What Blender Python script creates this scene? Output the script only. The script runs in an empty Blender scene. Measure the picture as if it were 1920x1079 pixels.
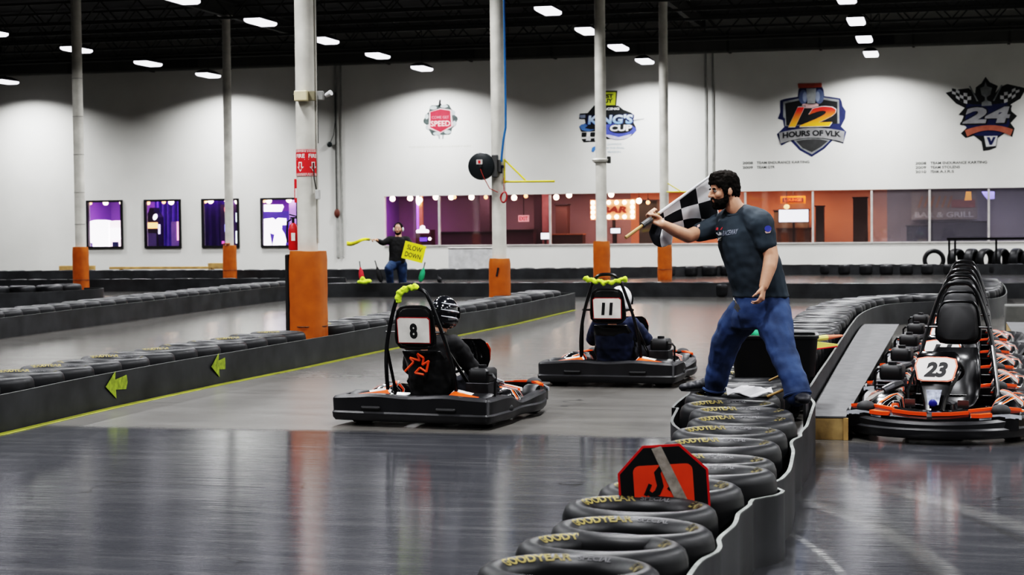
# Indoor kart hall: flagman on a tyre barrier, two karts on track, parked karts in the pit lane.
# Units are metres. X runs along the back wall (right positive), Y towards the back wall, Z up.
import bpy, math, random
from mathutils import Vector, Matrix, Euler, noise
random.seed(7)
C = bpy.context.scene.collection
PI = math.pi
R = math.radians

def rot(ax, d): return Matrix.Rotation(R(d), 3, ax)
# ------------------------------------------------------------------ camera (surveyed)
F = 3300.0
YAW, PITCH, ROLL, EYE = R(13.84), math.atan(121.5 / F), -0.01, 1.68
CAMROT = Matrix.Rotation(YAW, 3, 'Z') @ Matrix.Rotation(PI / 2 - PITCH, 3, 'X') @ Matrix.Rotation(ROLL, 3, 'Z')
def ray(px, py):
    return CAMROT @ Vector(((px - 960) / F, -(py - 539.5) / F, -1.0))
def at_z(px, py, z=0.0):            # the spot at height z
    d = ray(px, py); t = (z - EYE) / d.z
    return Vector((d.x * t, d.y * t, z))
def at_y(px, py, Y):                # the spot on the plane Y = const
    d = ray(px, py); t = Y / d.y
    return Vector((d.x * t, Y, EYE + d.z * t))
def at_d(px, py, dist):             # the spot at a viewing distance
    d = ray(px, py)
    return Vector((d.x * dist, d.y * dist, EYE + d.z * dist))

# ------------------------------------------------------------------ materials
MATS = {}
def mat(name, col, rough=0.5, metal=0.0, var=0.15, scale=6.0, bump=0.0, emit=None, estr=0.0, spec=0.5, coat=0.0, detail=4):
    if name in MATS: return MATS[name]
    m = bpy.data.materials.new(name); m.use_nodes = True
    nt = m.node_tree; b = nt.nodes['Principled BSDF']
    b.inputs['Roughness'].default_value = rough
    b.inputs['Metallic'].default_value = metal
    b.inputs['Specular IOR Level'].default_value = spec
    b.inputs['Coat Weight'].default_value = coat
    tc = nt.nodes.new('ShaderNodeTexCoord')
    n = nt.nodes.new('ShaderNodeTexNoise'); n.inputs['Scale'].default_value = scale; n.inputs['Detail'].default_value = detail
    nt.links.new(tc.outputs['Object'], n.inputs['Vector'])
    r = nt.nodes.new('ShaderNodeValToRGB')
    lo = tuple(c * (1 - var) for c in col) + (1,); hi = tuple(min(1, c * (1 + var)) for c in col) + (1,)
    r.color_ramp.elements[0].position = 0.3; r.color_ramp.elements[1].position = 0.7
    r.color_ramp.elements[0].color = lo; r.color_ramp.elements[1].color = hi
    nt.links.new(n.outputs['Fac'], r.inputs['Fac'])
    nt.links.new(r.outputs['Color'], b.inputs['Base Color'])
    if bump:
        bp = nt.nodes.new('ShaderNodeBump'); bp.inputs['Strength'].default_value = bump; bp.inputs['Distance'].default_value = 0.02
        nt.links.new(n.outputs['Fac'], bp.inputs['Height']); nt.links.new(bp.outputs['Normal'], b.inputs['Normal'])
    if emit:
        b.inputs['Emission Color'].default_value = tuple(emit) + (1,)
        b.inputs['Emission Strength'].default_value = estr
    MATS[name] = m
    return m

def floor_mat():
    m = bpy.data.materials.new('polished concrete floor'); m.use_nodes = True
    nt = m.node_tree; N = nt.nodes; L = nt.links; b = N['Principled BSDF']
    tc = N.new('ShaderNodeTexCoord')
    sep = N.new('ShaderNodeSeparateXYZ'); L.new(tc.outputs['Object'], sep.inputs[0])
    def noise(scale, sx=1, sy=1, det=5, rough=.6):
        mp = N.new('ShaderNodeMapping'); mp.inputs['Scale'].default_value = (sx, sy, 1)
        L.new(tc.outputs['Object'], mp.inputs['Vector'])
        n = N.new('ShaderNodeTexNoise'); n.inputs['Scale'].default_value = scale; n.inputs['Detail'].default_value = det
        n.inputs['Roughness'].default_value = rough
        L.new(mp.outputs[0], n.inputs['Vector']); return n.outputs['Fac']
    def mth(op, a, bb=None, c=None, clamp=False):
        k = N.new('ShaderNodeMath'); k.operation = op; k.use_clamp = clamp
        for i, v in enumerate((a, bb, c)):
            if v is None: continue
            if isinstance(v, (int, float)): k.inputs[i].default_value = v
            else: L.new(v, k.inputs[i])
        return k.outputs[0]
    def mixc(fac, a, bb):
        k = N.new('ShaderNodeMix'); k.data_type = 'RGBA'
        if isinstance(fac, (int, float)): k.inputs[0].default_value = fac
        else: L.new(fac, k.inputs[0])
        for i, v in ((6, a), (7, bb)):
            if isinstance(v, tuple): k.inputs[i].default_value = v
            else: L.new(v, k.inputs[i])
        return k.outputs[2]
    def smooth(v, a, bb):
        k = N.new('ShaderNodeMapRange'); k.interpolation_type = 'SMOOTHSTEP'
        k.inputs['From Min'].default_value = a; k.inputs['From Max'].default_value = bb
        L.new(v, k.inputs['Value']); return k.outputs[0]
    big = noise(.35, 1, 1); mid = noise(1.6, .7, 2.2); fine = noise(9, .6, 3, 6); streak = noise(2.2, .35, 3.0, 6, .7)
    X, Y = sep.outputs[0], sep.outputs[1]
    # slab further back is bare and pale, the near slab carries a darker gloss coat
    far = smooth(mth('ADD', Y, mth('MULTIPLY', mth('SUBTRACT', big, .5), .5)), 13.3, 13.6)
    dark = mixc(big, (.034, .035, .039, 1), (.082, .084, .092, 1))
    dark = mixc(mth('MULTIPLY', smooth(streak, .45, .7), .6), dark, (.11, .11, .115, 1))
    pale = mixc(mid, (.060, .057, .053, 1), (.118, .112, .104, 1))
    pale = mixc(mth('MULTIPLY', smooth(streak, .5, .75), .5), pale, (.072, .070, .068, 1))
    pale = mixc(smooth(Y, 26, 44), pale, mixc(mid, (.030, .029, .028, 1), (.055, .053, .05, 1)))  # shade in the colour: darkened towards the back to curb bounce on the wall
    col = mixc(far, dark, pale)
    # rubbed tyre arcs by the pit lane
    for cx, cy, rad, w, tone in ((-6.2, 7.2, 5.85, .035, .30), (-6.2, 7.2, 6.35, .09, .22), (-6.0, 7.3, 6.75, .05, .05), (-5.4, 8.0, 5.35, .12, .045), (-6.1, 6.9, 7.15, .13, .17)):
        dx = mth('SUBTRACT', X, cx); dy = mth('SUBTRACT', Y, cy)
        d = mth('SQRT', mth('ADD', mth('MULTIPLY', dx, dx), mth('MULTIPLY', dy, dy)))
        e = mth('ABSOLUTE', mth('SUBTRACT', d, rad))
        ring = mth('MULTIPLY', mth('SUBTRACT', 1, smooth(e, w * .3, w)), mth('MULTIPLY', smooth(fine, .3, .65), mth('MULTIPLY', smooth(X, -1.0, -.6), smooth(mth('MULTIPLY', Y, -1), -12.5, -10.5))))
        col = mixc(mth('MULTIPLY', ring, .75), col, (tone, tone, tone * .98, 1))
    # expansion joint across the hall
    joint = mth('LESS_THAN', mth('ABSOLUTE', mth('SUBTRACT', mth('MODULO', mth('ADD', Y, 100 - 13.15), 4.87), .0)), .025)
    col = mixc(mth('MULTIPLY', joint, .6), col, (.03, .03, .03, 1))
    # fine cracks
    mpv = N.new('ShaderNodeTexVoronoi'); mpv.feature = 'DISTANCE_TO_EDGE'; mpv.inputs['Scale'].default_value = .45
    wv = N.new('ShaderNodeVectorMath'); wv.operation = 'ADD'
    ns = N.new('ShaderNodeTexNoise'); ns.inputs['Scale'].default_value = 3; L.new(tc.outputs['Object'], ns.inputs['Vector'])
    sc_ = N.new('ShaderNodeVectorMath'); sc_.operation = 'SCALE'; sc_.inputs['Scale'].default_value = .5; L.new(ns.outputs['Color'], sc_.inputs[0])
    L.new(tc.outputs['Object'], wv.inputs[0]); L.new(sc_.outputs[0], wv.inputs[1]); L.new(wv.outputs[0], mpv.inputs['Vector'])
    crack = mth('MULTIPLY', mth('LESS_THAN', mpv.outputs['Distance'], .004), smooth(big, .55, .6))
    col = mixc(mth('MULTIPLY', crack, .8), col, (.012, .012, .012, 1))
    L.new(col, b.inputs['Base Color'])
    rn = mth('ADD', mth('MULTIPLY', fine, .06), mth('MULTIPLY', mid, .10))
    bare = mth('MULTIPLY', far, mth('SUBTRACT', 1, mth('MULTIPLY', smooth(Y, 16, 24), .75)))
    rough = mth('ADD', mth('MULTIPLY', bare, .20), mth('ADD', rn, .03))
    L.new(rough, b.inputs['Roughness'])
    b.inputs['Specular IOR Level'].default_value = .8
    bp = N.new('ShaderNodeBump'); bp.inputs['Strength'].default_value = .06; bp.inputs['Distance'].default_value = .03
    L.new(mth('ADD', streak, mth('MULTIPLY', fine, .3)), bp.inputs['Height']); L.new(bp.outputs[0], b.inputs['Normal'])
    return m

def glass_mat(name, tint, haze, gloss=.10, hazecol=(.5, .5, .55)):
    m = bpy.data.materials.new(name); m.use_nodes = True
    nt = m.node_tree; N = nt.nodes; L = nt.links
    N.remove(N['Principled BSDF']); out = N['Material Output']
    tr = N.new('ShaderNodeBsdfTransparent'); tr.inputs[0].default_value = tuple(tint) + (1,)
    gl = N.new('ShaderNodeBsdfGlossy'); gl.inputs['Roughness'].default_value = .03
    df = N.new('ShaderNodeBsdfDiffuse'); 
    ns = N.new('ShaderNodeTexNoise'); ns.inputs['Scale'].default_value = 1.3
    mx = N.new('ShaderNodeMix'); mx.data_type = 'RGBA'; mx.inputs[6].default_value = tuple(c * .8 for c in hazecol) + (1,); mx.inputs[7].default_value = tuple(hazecol) + (1,)
    L.new(ns.outputs['Fac'], mx.inputs[0]); L.new(mx.outputs[2], df.inputs[0])
    a = N.new('ShaderNodeMixShader'); a.inputs[0].default_value = gloss; L.new(tr.outputs[0], a.inputs[1]); L.new(gl.outputs[0], a.inputs[2])
    c = N.new('ShaderNodeMixShader'); c.inputs[0].default_value = haze; L.new(a.outputs[0], c.inputs[1]); L.new(df.outputs[0], c.inputs[2])
    L.new(c.outputs[0], out.inputs[0])
    return m

def stripe_mat():      # glossy black kart plastic with orange and white swooshes
    m = bpy.data.materials.new('kart graphic plastic'); m.use_nodes = True
    nt = m.node_tree; N = nt.nodes; L = nt.links; b = N['Principled BSDF']
    tc = N.new('ShaderNodeTexCoord'); mp = N.new('ShaderNodeMapping')
    mp.inputs['Rotation'].default_value = (.35, .25, .55); mp.inputs['Scale'].default_value = (1, 1, 1)
    L.new(tc.outputs['Object'], mp.inputs[0])
    w = N.new('ShaderNodeTexWave'); w.inputs['Scale'].default_value = 1.35; w.inputs['Distortion'].default_value = 2.2; w.inputs['Detail'].default_value = 1
    w.inputs['Detail Scale'].default_value = 1.2
    L.new(mp.outputs[0], w.inputs['Vector'])
    r = N.new('ShaderNodeValToRGB'); r.color_ramp.interpolation = 'CONSTANT'
    e = r.color_ramp.elements
    e[0].position = 0; e[0].color = (.006, .006, .007, 1); e[1].position = .52; e[1].color = (.75, .72, .7, 1)
    for p, c in ((.60, (.85, .10, .02, 1)), (.82, (.006, .006, .007, 1)), (.93, (.55, .55, .55, 1)), (.955, (.006, .006, .007, 1))):
        k = e.new(p); k.color = c
    L.new(w.outputs['Fac'], r.inputs[0]); L.new(r.outputs[0], b.inputs['Base Color'])
    b.inputs['Roughness'].default_value = .22; b.inputs['Coat Weight'].default_value = .4
    return m

def checker_mat():
    m = bpy.data.materials.new('checkered flag cloth'); m.use_nodes = True
    nt = m.node_tree; N = nt.nodes; L = nt.links; b = N['Principled BSDF']
    uv = N.new('ShaderNodeUVMap'); uv.uv_map = 'UVMap'
    c = N.new('ShaderNodeTexChecker'); c.inputs['Scale'].default_value = 1.0
    c.inputs['Color1'].default_value = (.86, .86, .88, 1); c.inputs['Color2'].default_value = (.008, .009, .014, 1)
    L.new(uv.outputs[0], c.inputs['Vector']); L.new(c.outputs[0], b.inputs['Base Color'])
    b.inputs['Roughness'].default_value = .75
    return m

def grad_mat(name, c0, c1, z0, z1):     # vertical blend in object space
    m = bpy.data.materials.new(name); m.use_nodes = True
    nt = m.node_tree; N = nt.nodes; L = nt.links; b = N['Principled BSDF']
    tc = N.new('ShaderNodeTexCoord'); s = N.new('ShaderNodeSeparateXYZ'); L.new(tc.outputs['Object'], s.inputs[0])
    k = N.new('ShaderNodeMapRange'); k.inputs[1].default_value = z0; k.inputs[2].default_value = z1; L.new(s.outputs[2], k.inputs[0])
    mx = N.new('ShaderNodeMix'); mx.data_type = 'RGBA'; mx.inputs[6].default_value = tuple(c0) + (1,); mx.inputs[7].default_value = tuple(c1) + (1,)
    L.new(k.outputs[0], mx.inputs[0]); L.new(mx.outputs[2], b.inputs['Base Color']); b.inputs['Roughness'].default_value = .7
    return m

rubber = mat('tyre rubber', (.013, .0135, .015), .44, 0, .35, 7, .05, spec=.38)
beltm = mat('conveyor belt rubber', (.026, .027, .029), .50, 0, .45, 2.5, .12, spec=.45)
beltedge = mat('worn belt edge', (.16, .17, .16), .6, 0, .4, 9)
beltedge2 = mat('dull belt edge', (.06, .063, .06), .6, 0, .4, 9)
letter = mat('faded yellow lettering', (.165, .130, .035), .6, 0, .75, 11)
lettergrey = mat('faded grey lettering', (.075, .075, .08), .6, 0, .3, 14)
wallm = mat('white painted wall', (.74, .735, .70), .75, 0, .04, .8, .02)
darkceil = mat('black painted ceiling', (.012, .012, .012), .9, 0, .2, 2)
darksteel = mat('dark roof steel', (.028, .028, .024), .7, 0, .2, 2)
colm = mat('white painted steel column', (.56, .545, .50), .5, 0, .16, 3.0, .03)
padm = mat('orange vinyl pad', (.37, .098, .009), .45, 0, .16, 5, .10)
padblack = mat('black foam backing', (.012, .012, .013), .8)
blackpl = mat('black bumper plastic', (.016, .016, .018), .38, 0, .25, 5, .03)
glossblk = mat('gloss black plastic', (.006, .006, .007), .18, 0, .2, 5, coat=.5)
blackmet = mat('black powder coat steel', (.006, .006, .007), .28, 0, .2, 8, spec=.6)
chrome = mat('bright steel', (.55, .55, .56), .25, 1.0, .1, 8)
darkmet = mat('dark engine metal', (.07, .07, .075), .35, .8, .3, 12, .1)
orange = mat('orange decal', (.80, .095, .015), .35, 0, .08, 5)
white = mat('white plate', (.72, .70, .67), .45, 0, .06, 5)
redm = mat('red paint', (.55, .02, .02), .4, 0, .1, 5)
signred = mat('fire sign red', (.62, .025, .03), .5, 0, .06, 4)
black = mat('matte black', (.008, .008, .009), .6)
yellowm = mat('bright yellow sign', (.85, .78, .03), .5, 0, .05, 3)
yellowcl = mat('yellow cloth', (.78, .72, .05), .8, 0, .15, 12, .1)
limecl = mat('lime cloth', (.55, .75, .06), .8, 0, .2, 14, .1)
yellowst = mat('yellow steel', (.72, .60, .05), .5, 0, .1, 5)
spray = mat('lime spray paint', (.21, .27, .025), .6, 0, .4, 20)
lineyel = mat('yellow floor paint', (.30, .31, .045), .55, 0, .3, 6)
wood = mat('pale wood', (.42, .27, .11), .6, 0, .25, 5, .05)
woodend = mat('raw plywood edge', (.30, .21, .095), .7, 0, .3, 9, .08)
deckm = mat('grey deck carpet', (.085, .085, .087), .75, 0, .2, 9, .08)
skin = mat('skin', (.52, .285, .195), .5, 0, .10, 14, .02)
hairm = mat('dark hair', (.010, .0075, .006), .75, 0, .5, 70, .2, spec=.15)
shirtm = mat('dark slate cotton', (.027, .038, .049), .85, 0, .22, 4, .25)
jeanm = mat('blue denim', (.026, .050, .115), .8, 0, .35, 7, .35)
shoem = mat('dark shoe', (.012, .013, .018), .55, 0, .3, 9, .1)
solem = mat('shoe sole', (.02, .02, .02), .7)
blkcloth = mat('black cloth', (.010, .010, .011), .85, 0, .3, 6, .25)
navycl = mat('navy cloth', (.010, .017, .045), .85, 0, .3, 6, .25)
helmblk = mat('gloss black helmet', (.012, .013, .016), .15, 0, .1, 4, coat=.6)
helmwht = mat('gloss white helmet', (.72, .72, .74), .18, 0, .05, 4, coat=.6)
silver = mat('silver stripe', (.50, .52, .56), .25, .3, .1, 6)
bluehose = mat('blue air hose', (.02, .13, .32), .45)
greencl = mat('green cloth', (.01, .22, .10), .8, 0, .2, 10, .1)
redcl = mat('red cloth', (.45, .02, .03), .8, 0, .2, 10, .1)
cream = mat('cream housing', (.60, .53, .36), .5, 0, .1, 6)
greyb = mat('grey duct steel', (.075, .075, .066), .6, .2, .2, 1.5)
eyew = mat('eye white', (.30, .28, .26), .3)
lens = mat('lit light lens', (.9, .9, .95), .4, emit=(.93, .92, 1.0), estr=3.0)
graphic = stripe_mat()

# ------------------------------------------------------------------ mesh builder
class MB:
    def __init__(s): s.v = []; s.f = []; s.m = []; s.uv = None
    def add(s, vs, fs, mi=0):
        o = len(s.v); s.v += [Vector(p) for p in vs]; s.f += [[i + o for i in f] for f in fs]; s.m += [mi] * len(fs); return s
    def box(s, c, d, M=None, mi=0):
        x, y, z = (k / 2 for k in d); c = Vector(c)
        vs = [Vector((a * x, b * y, e * z)) for a in (-1, 1) for b in (-1, 1) for e in (-1, 1)]
        if M is not None: vs = [M @ p for p in vs]
        return s.add([c + p for p in vs], [(0, 1, 3, 2), (4, 6, 7, 5), (0, 4, 5, 1), (2, 3, 7, 6), (0, 2, 6, 4), (1, 5, 7, 3)], mi)
    def rings(s, rings, closed=True, caps=True, mi=0):
        n = len(rings[0]); vs = [p for r_ in rings for p in r_]; fs = []
        for k in range(len(rings) - 1):
            for i in range(n if closed else n - 1):
                j = (i + 1) % n; a = k * n
                fs.append((a + i, a + j, a + n + j, a + n + i))
        if caps and closed:
            fs.append(tuple(reversed(range(n)))); fs.append(tuple((len(rings) - 1) * n + i for i in range(n)))
        return s.add(vs, fs, mi)
    def tube(s, path, r, n=8, closed=False, mi=0):
        P = [Vector(p) for p in path]; m = len(P); rr = r if isinstance(r, (list, tuple)) else [r] * m
        rings = []; up = Vector((0, 0, 1)); prev = None
        for i in range(m):
            if closed: t = P[(i + 1) % m] - P[i - 1]
            else: t = P[min(i + 1, m - 1)] - P[max(i - 1, 0)]
            t.normalize()
            if prev is None:
                a = t.cross(up)
                if a.length < .05: a = t.cross(Vector((1, 0, 0)))
            else: a = prev - t * prev.dot(t)
            a.normalize(); prev = a; b = t.cross(a)
            rings.append([P[i] + (a * math.cos(2 * PI * k / n) + b * math.sin(2 * PI * k / n)) * rr[i] for k in range(n)])
        if closed: rings.append(rings[0])
        return s.rings(rings, True, not closed, mi)
    def cyl(s, p0, p1, r, n=16, r1=None, mi=0): return s.tube([p0, p1], [r, r if r1 is None else r1], n, mi=mi)
    def ell(s, c, rad, M=None, n=16, k=10, mi=0):
        c = Vector(c); rad = (rad,) * 3 if isinstance(rad, (int, float)) else rad; vs = []; fs = []
        for j in range(1, k):
            th = PI * j / k
            for i in range(n):
                ph = 2 * PI * i / n
                vs.append(Vector((rad[0] * math.sin(th) * math.cos(ph), rad[1] * math.sin(th) * math.sin(ph), rad[2] * math.cos(th))))
        vs += [Vector((0, 0, rad[2])), Vector((0, 0, -rad[2]))]
        for j in range(k - 2):
            for i in range(n):
                a = j * n + i; b = j * n + (i + 1) % n; fs.append((a, a + n, b + n, b))
        t = (k - 1) * n
        for i in range(n):
            fs.append((t, i, (i + 1) % n)); fs.append((t + 1, (k - 2) * n + (i + 1) % n, (k - 2) * n + i))
        if M is not None: vs = [M @ p for p in vs]
        return s.add([c + p for p in vs], fs, mi)
    def lathe(s, prof, n=32, c=(0, 0, 0), sx=1, sy=1, M=None, loop=False, mi=0):
        c = Vector(c); rings = []
        for i in range(n):
            a = 2 * PI * i / n
            ring = [Vector((r_ * math.cos(a) * sx, r_ * math.sin(a) * sy, z)) for r_, z in prof]
            if M is not None: ring = [M @ p for p in ring]
            rings.append([c + p for p in ring])
        rings.append(rings[0])
        return s.rings(rings, loop, False, mi)
    def poly(s, pts, h, M, mi=0):         # flat outline extruded by h, placed by 4x4 M (x right, y up, z out)
        n = len(pts)
        vs = [M @ Vector((x, y, 0)) for x, y in pts] + [M @ Vector((x, y, h)) for x, y in pts]
        fs = [tuple(reversed(range(n))), tuple(range(n, 2 * n))] + [(i, (i + 1) % n, n + (i + 1) % n, n + i) for i in range(n)]
        return s.add(vs, fs, mi)
    def cap(s, a, b, ra, rb, n=14):       # tapered limb segment with round ends
        a = Vector(a); b = Vector(b)
        s.tube([a, b], [ra, rb], n); s.ell(a, ra, None, n, 8); s.ell(b, rb, None, n, 8); return s
    def chain(s, pts):                    # [(point, radius), ...]
        for (a, ra), (b, rb) in zip(pts, pts[1:]): s.cap(a, b, ra, rb)
        return s
    def mesh(s, name, mats, smooth=None):
        me = bpy.data.meshes.new(name); me.from_pydata([tuple(p) for p in s.v], [], s.f); 
        for m in (mats if isinstance(mats, (list, tuple)) else [mats]): me.materials.append(m)
        me.polygons.foreach_set('material_index', s.m)
        if smooth is not None:
            me.polygons.foreach_set('use_smooth', [True] * len(s.f)); me.set_sharp_from_angle(angle=R(smooth))
        me.update(); return me
    def build(s, name, mats, parent=None, smooth=35, bevel=0, loc=None):
        me = s.mesh(name, mats, smooth)
        o = bpy.data.objects.new(name, me); C.objects.link(o)
        if loc is not None: o.location = loc
        if parent is not None: o.parent = parent
        if bevel:
            b = o.modifiers.new('bevel', 'BEVEL'); b.width = bevel; b.segments = 2; b.limit_method = 'ANGLE'
        return o
    def fused(s, name, m, parent=None, voxel=.008, it=4, disp=0, dscale=8):   # one continuous skin over all pieces
        me = s.mesh(name, m); o = bpy.data.objects.new(name, me); C.objects.link(o)
        k = o.modifiers.new('remesh', 'REMESH'); k.mode = 'VOXEL'; k.voxel_size = voxel; k.use_smooth_shade = True
        if it:
            q = o.modifiers.new('smooth', 'SMOOTH'); q.factor = .5; q.iterations = it
        bpy.context.view_layer.update()
        dg = bpy.context.evaluated_depsgraph_get()
        m2 = bpy.data.meshes.new_from_object(o.evaluated_get(dg)); m2.name = name
        o.modifiers.clear(); o.data = m2; bpy.data.meshes.remove(me)
        if disp:
            ns = [v.normal.copy() for v in m2.vertices]
            for v, nn in zip(m2.vertices, ns):
                p = v.co * dscale
                v.co += nn * disp * (noise.noise(p) + .5 * noise.noise(p * 2.3))
        m2.polygons.foreach_set('use_smooth', [True] * len(m2.polygons))
        if not m2.materials: m2.materials.append(m)
        if parent is not None: o.parent = parent
        return o

def tag(o, label=None, cat=None, group=None, kind=None):
    if label: o['label'] = label
    if cat: o['category'] = cat
    if group: o['group'] = group
    if kind: o['kind'] = kind
    return o
def thing(name, label, cat, loc=(0, 0, 0), rz=0, group=None):
    o = bpy.data.objects.new(name, None); C.objects.link(o); o.location = loc; o.rotation_euler = (0, 0, rz)
    o.empty_display_size = .2
    return tag(o, label, cat, group)
def dup(o, loc=None, rz=None, label=None, group=None, parent=None):
    c = o.copy(); C.objects.link(c)
    if parent is not None: c.parent = parent
    if loc is not None: c.location = loc
    if rz is not None: c.rotation_euler = (0, 0, rz)
    if label: c['label'] = label
    if group: c['group'] = group
    for ch in list(o.children): dup(ch, parent=c)
    return c
def struct(o): o['kind'] = 'structure'; return o
ORD = ['', 'first', 'second', 'third', 'fourth', 'fifth', 'sixth', 'seventh', 'eighth', 'ninth', 'tenth', 'eleventh', 'twelfth', 'thirteenth', 'fourteenth', 'fifteenth', 'sixteenth', 'seventeenth', 'eighteenth', 'nineteenth', 'twentieth']
def ordw(n):
    if n <= 20: return ORD[n]
    t, u = divmod(n, 10); tens = ['', '', 'twenty', 'thirty', 'forty', 'fifty'][t]
    return tens + '-' + ORD[u] if u else {2: 'twentieth', 3: 'thirtieth', 4: 'fortieth', 5: 'fiftieth'}[t]

def text_geo(sx, size=1.0, bold=.0, shear=0, spacing=1.0, width=None):
    cu = bpy.data.curves.new('t', 'FONT'); cu.body = sx; cu.size = size; cu.align_x = 'CENTER'; cu.align_y = 'CENTER'
    cu.offset = bold * size; cu.shear = shear; cu.space_character = spacing; cu.resolution_u = 3
    o = bpy.data.objects.new('t', cu); C.objects.link(o); bpy.context.view_layer.update()
    dg = bpy.context.evaluated_depsgraph_get(); me = bpy.data.meshes.new_from_object(o.evaluated_get(dg))
    vs = [v.co.copy() for v in me.vertices]; fs = [list(p.vertices) for p in me.polygons]
    bpy.data.objects.remove(o); bpy.data.curves.remove(cu); bpy.data.meshes.remove(me)
    x0 = min(v.x for v in vs); x1 = max(v.x for v in vs); y0 = min(v.y for v in vs); y1 = max(v.y for v in vs)
    k = 1 if not width else width / (x1 - x0)
    vs = [Vector(((v.x - (x0 + x1) / 2) * k, v.y - (y0 + y1) / 2, 0)) for v in vs]
    return vs, fs, (x1 - x0) * k, y1 - y0
def put_text(mb, sx, M, h, width=None, bold=.02, shear=0, spacing=1.0, arch=0, mi=0):
    vs, fs, w, hh = text_geo(sx, 1, bold, shear, spacing)
    ky = h / hh; kx = width / w if width else ky
    pts = []
    for v in vs:
        x, y = v.x * kx, v.y * ky
        if arch: y -= arch * (2 * x / (w * kx)) ** 2
        pts.append(M @ Vector((x, y, 0)))
    return mb.add(pts, fs, mi)
def frame(origin, right, up):       # 4x4 placing x=right, y=up, z=out
    r_ = Vector(right).normalized(); u = Vector(up); u = (u - r_ * u.dot(r_)).normalized(); o = r_.cross(u)
    M = Matrix((r_, u, o)).transposed().to_4x4(); M.translation = Vector(origin); return M

# ------------------------------------------------------------------ room
W = 59.6
XL, XR, YB = -46.0, 15.0, -9.0
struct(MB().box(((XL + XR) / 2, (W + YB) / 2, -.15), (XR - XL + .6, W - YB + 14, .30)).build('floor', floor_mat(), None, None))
struct(MB().box(((XL + XR) / 2, (W + YB) / 2, 8.6), (XR - XL + .6, W - YB + .6, .2)).build('ceiling', darkceil, None, None))
struct(MB().box((XL - .15, (W + YB) / 2, 4.25), (.3, W - YB, 8.5)).build('wall_left', wallm, None, None))
struct(MB().box((XR + .15, (W + YB) / 2, 4.25), (.3, W - YB, 8.5)).build('wall_right', wallm, None, None))
struct(MB().box(((XL + XR) / 2, YB - .15, 4.25), (XR - XL, .3, 8.5)).build('wall_front', wallm, None, None))
SMALLW = [(-30.87, -29.42), (-28.55, -27.10), (-26.28, -24.83), (-23.99, -22.54)]
ZS, ZT = .88, 2.66
STRIP = (-19.32, 8.5)
bw = MB(); T = .24
def wseg(x0, x1, z0, z1): bw.box(((x0 + x1) / 2, W + T / 2, (z0 + z1) / 2), (x1 - x0, T, z1 - z0))
wseg(XL, XR, ZT, 8.5); wseg(XL, XR, 0, ZS)
edges = [XL] + [e for w_ in SMALLW for e in w_] + list(STRIP) + [XR]
for a, b in zip(edges[0::2], edges[1::2]): wseg(a, b, ZS, ZT)
struct(bw.build('wall_back', wallm, None, None))
# window frames, panes
framem = mat('black window frame', (.008, .008, .009), .5)
mull = mat('pale window mullion', (.52, .50, .48), .5)
glass_a = glass_mat('clear window glass', (.97, .95, .97), .015, .05)
glass_b = glass_mat('bar window glass', (.93, .88, .9), .03, .08, (.5, .42, .42))
glass_c = glass_mat('reflection haze glass', (.80, .80, .84), .13, .10, (.42, .40, .44))  # grey diffuse haze stands in for the hall's reflection in the right panes
for i, (a, b) in enumerate(SMALLW):
    fr = MB(); t = .075
    fr.box(((a + b) / 2, W - .01, ZT - t / 2), (b - a, .12, t)); fr.box(((a + b) / 2, W - .01, ZS + t / 2), (b - a, .12, t))
    fr.box((a + t / 2, W - .01, (ZS + ZT) / 2), (t, .12, ZT - ZS - 2 * t)); fr.box((b - t / 2, W - .01, (ZS + ZT) / 2), (t, .12, ZT - ZS - 2 * t))
    o = struct(fr.build('window_%d' % (i + 1), framem, None, None))
    MB().box(((a + b) / 2, W + .03, (ZS + ZT) / 2), (b - a - 2 * t, .01, ZT - ZS - 2 * t)).build('pane', glass_a, o, None)
MUL = [-19.32, -17.30, -13.30, -9.2, -6.55, -4.30, -2.37, -.5, 1.38, 3.3, 5.2, 7.1, 8.5]
fr = MB()
for x in MUL[1:-1]: fr.box((x, W + .03, (ZS + ZT) / 2 - .03), (.07, .10, ZT - ZS))
fr.box(((STRIP[0] + STRIP[1]) / 2, W + .03, ZS + .02), (STRIP[1] - STRIP[0], .12, .05)); 
o = struct(fr.build('window_5', mull, None, None))
for a, b in zip(MUL, MUL[1:]):
    MB().box(((a + b) / 2, W + .05, (ZS + ZT) / 2), (b - a - .06, .01, ZT - ZS - .04)).build('pane', glass_c if a > -2.5 else glass_b, o, None)

# back rooms behind the windows (walls, floor strips, ceilings)
mauve = mat('mauve room wall', (.34, .25, .255), .8, 0, .25, .5)
purple = mat('purple room wall', (.36, .20, .50), .8, 0, .15, .5)
salmon = mat('salmon room wall', (.60, .27, .17), .8, 0, .15, .6)
greyroom = mat('grey room wall', (.24, .215, .225), .8, 0, .2, .5)
roomdark = mat('dark room trim', (.03, .022, .024), .7)
D1 = 4.2
def room_wall(n, x0, x1, y0, y1, m, z0=0.0, z1=3.0):
    struct(MB().box(((x0 + x1) / 2, (y0 + y1) / 2, (z0 + z1) / 2), (max(abs(x1 - x0), .1), max(abs(y1 - y0), .1), z1 - z0)).build('wall_' + n, m, None, None))
room_wall('arcade_back', -32, -20.2, W + D1, W + D1 + .1, purple)
room_wall('arcade_left', -32.1, -32, W + .3, W + D1, purple)
room_wall('arcade_right', -20.2, -20.1, W + .3, W + D1, purple)
room_wall('lounge_back', -20.1, -11.2, W + D1, W + D1 + .1, mauve)
room_wall('bar_back', -11.2, -2.0, W + D1, W + D1 + .1, salmon)
room_wall('grill_back', -2.0, 9.0, W + D1, W + D1 + .1, greyroom)
room_wall('grill_right', 9.0, 9.1, W + .3, W + D1, greyroom)
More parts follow.
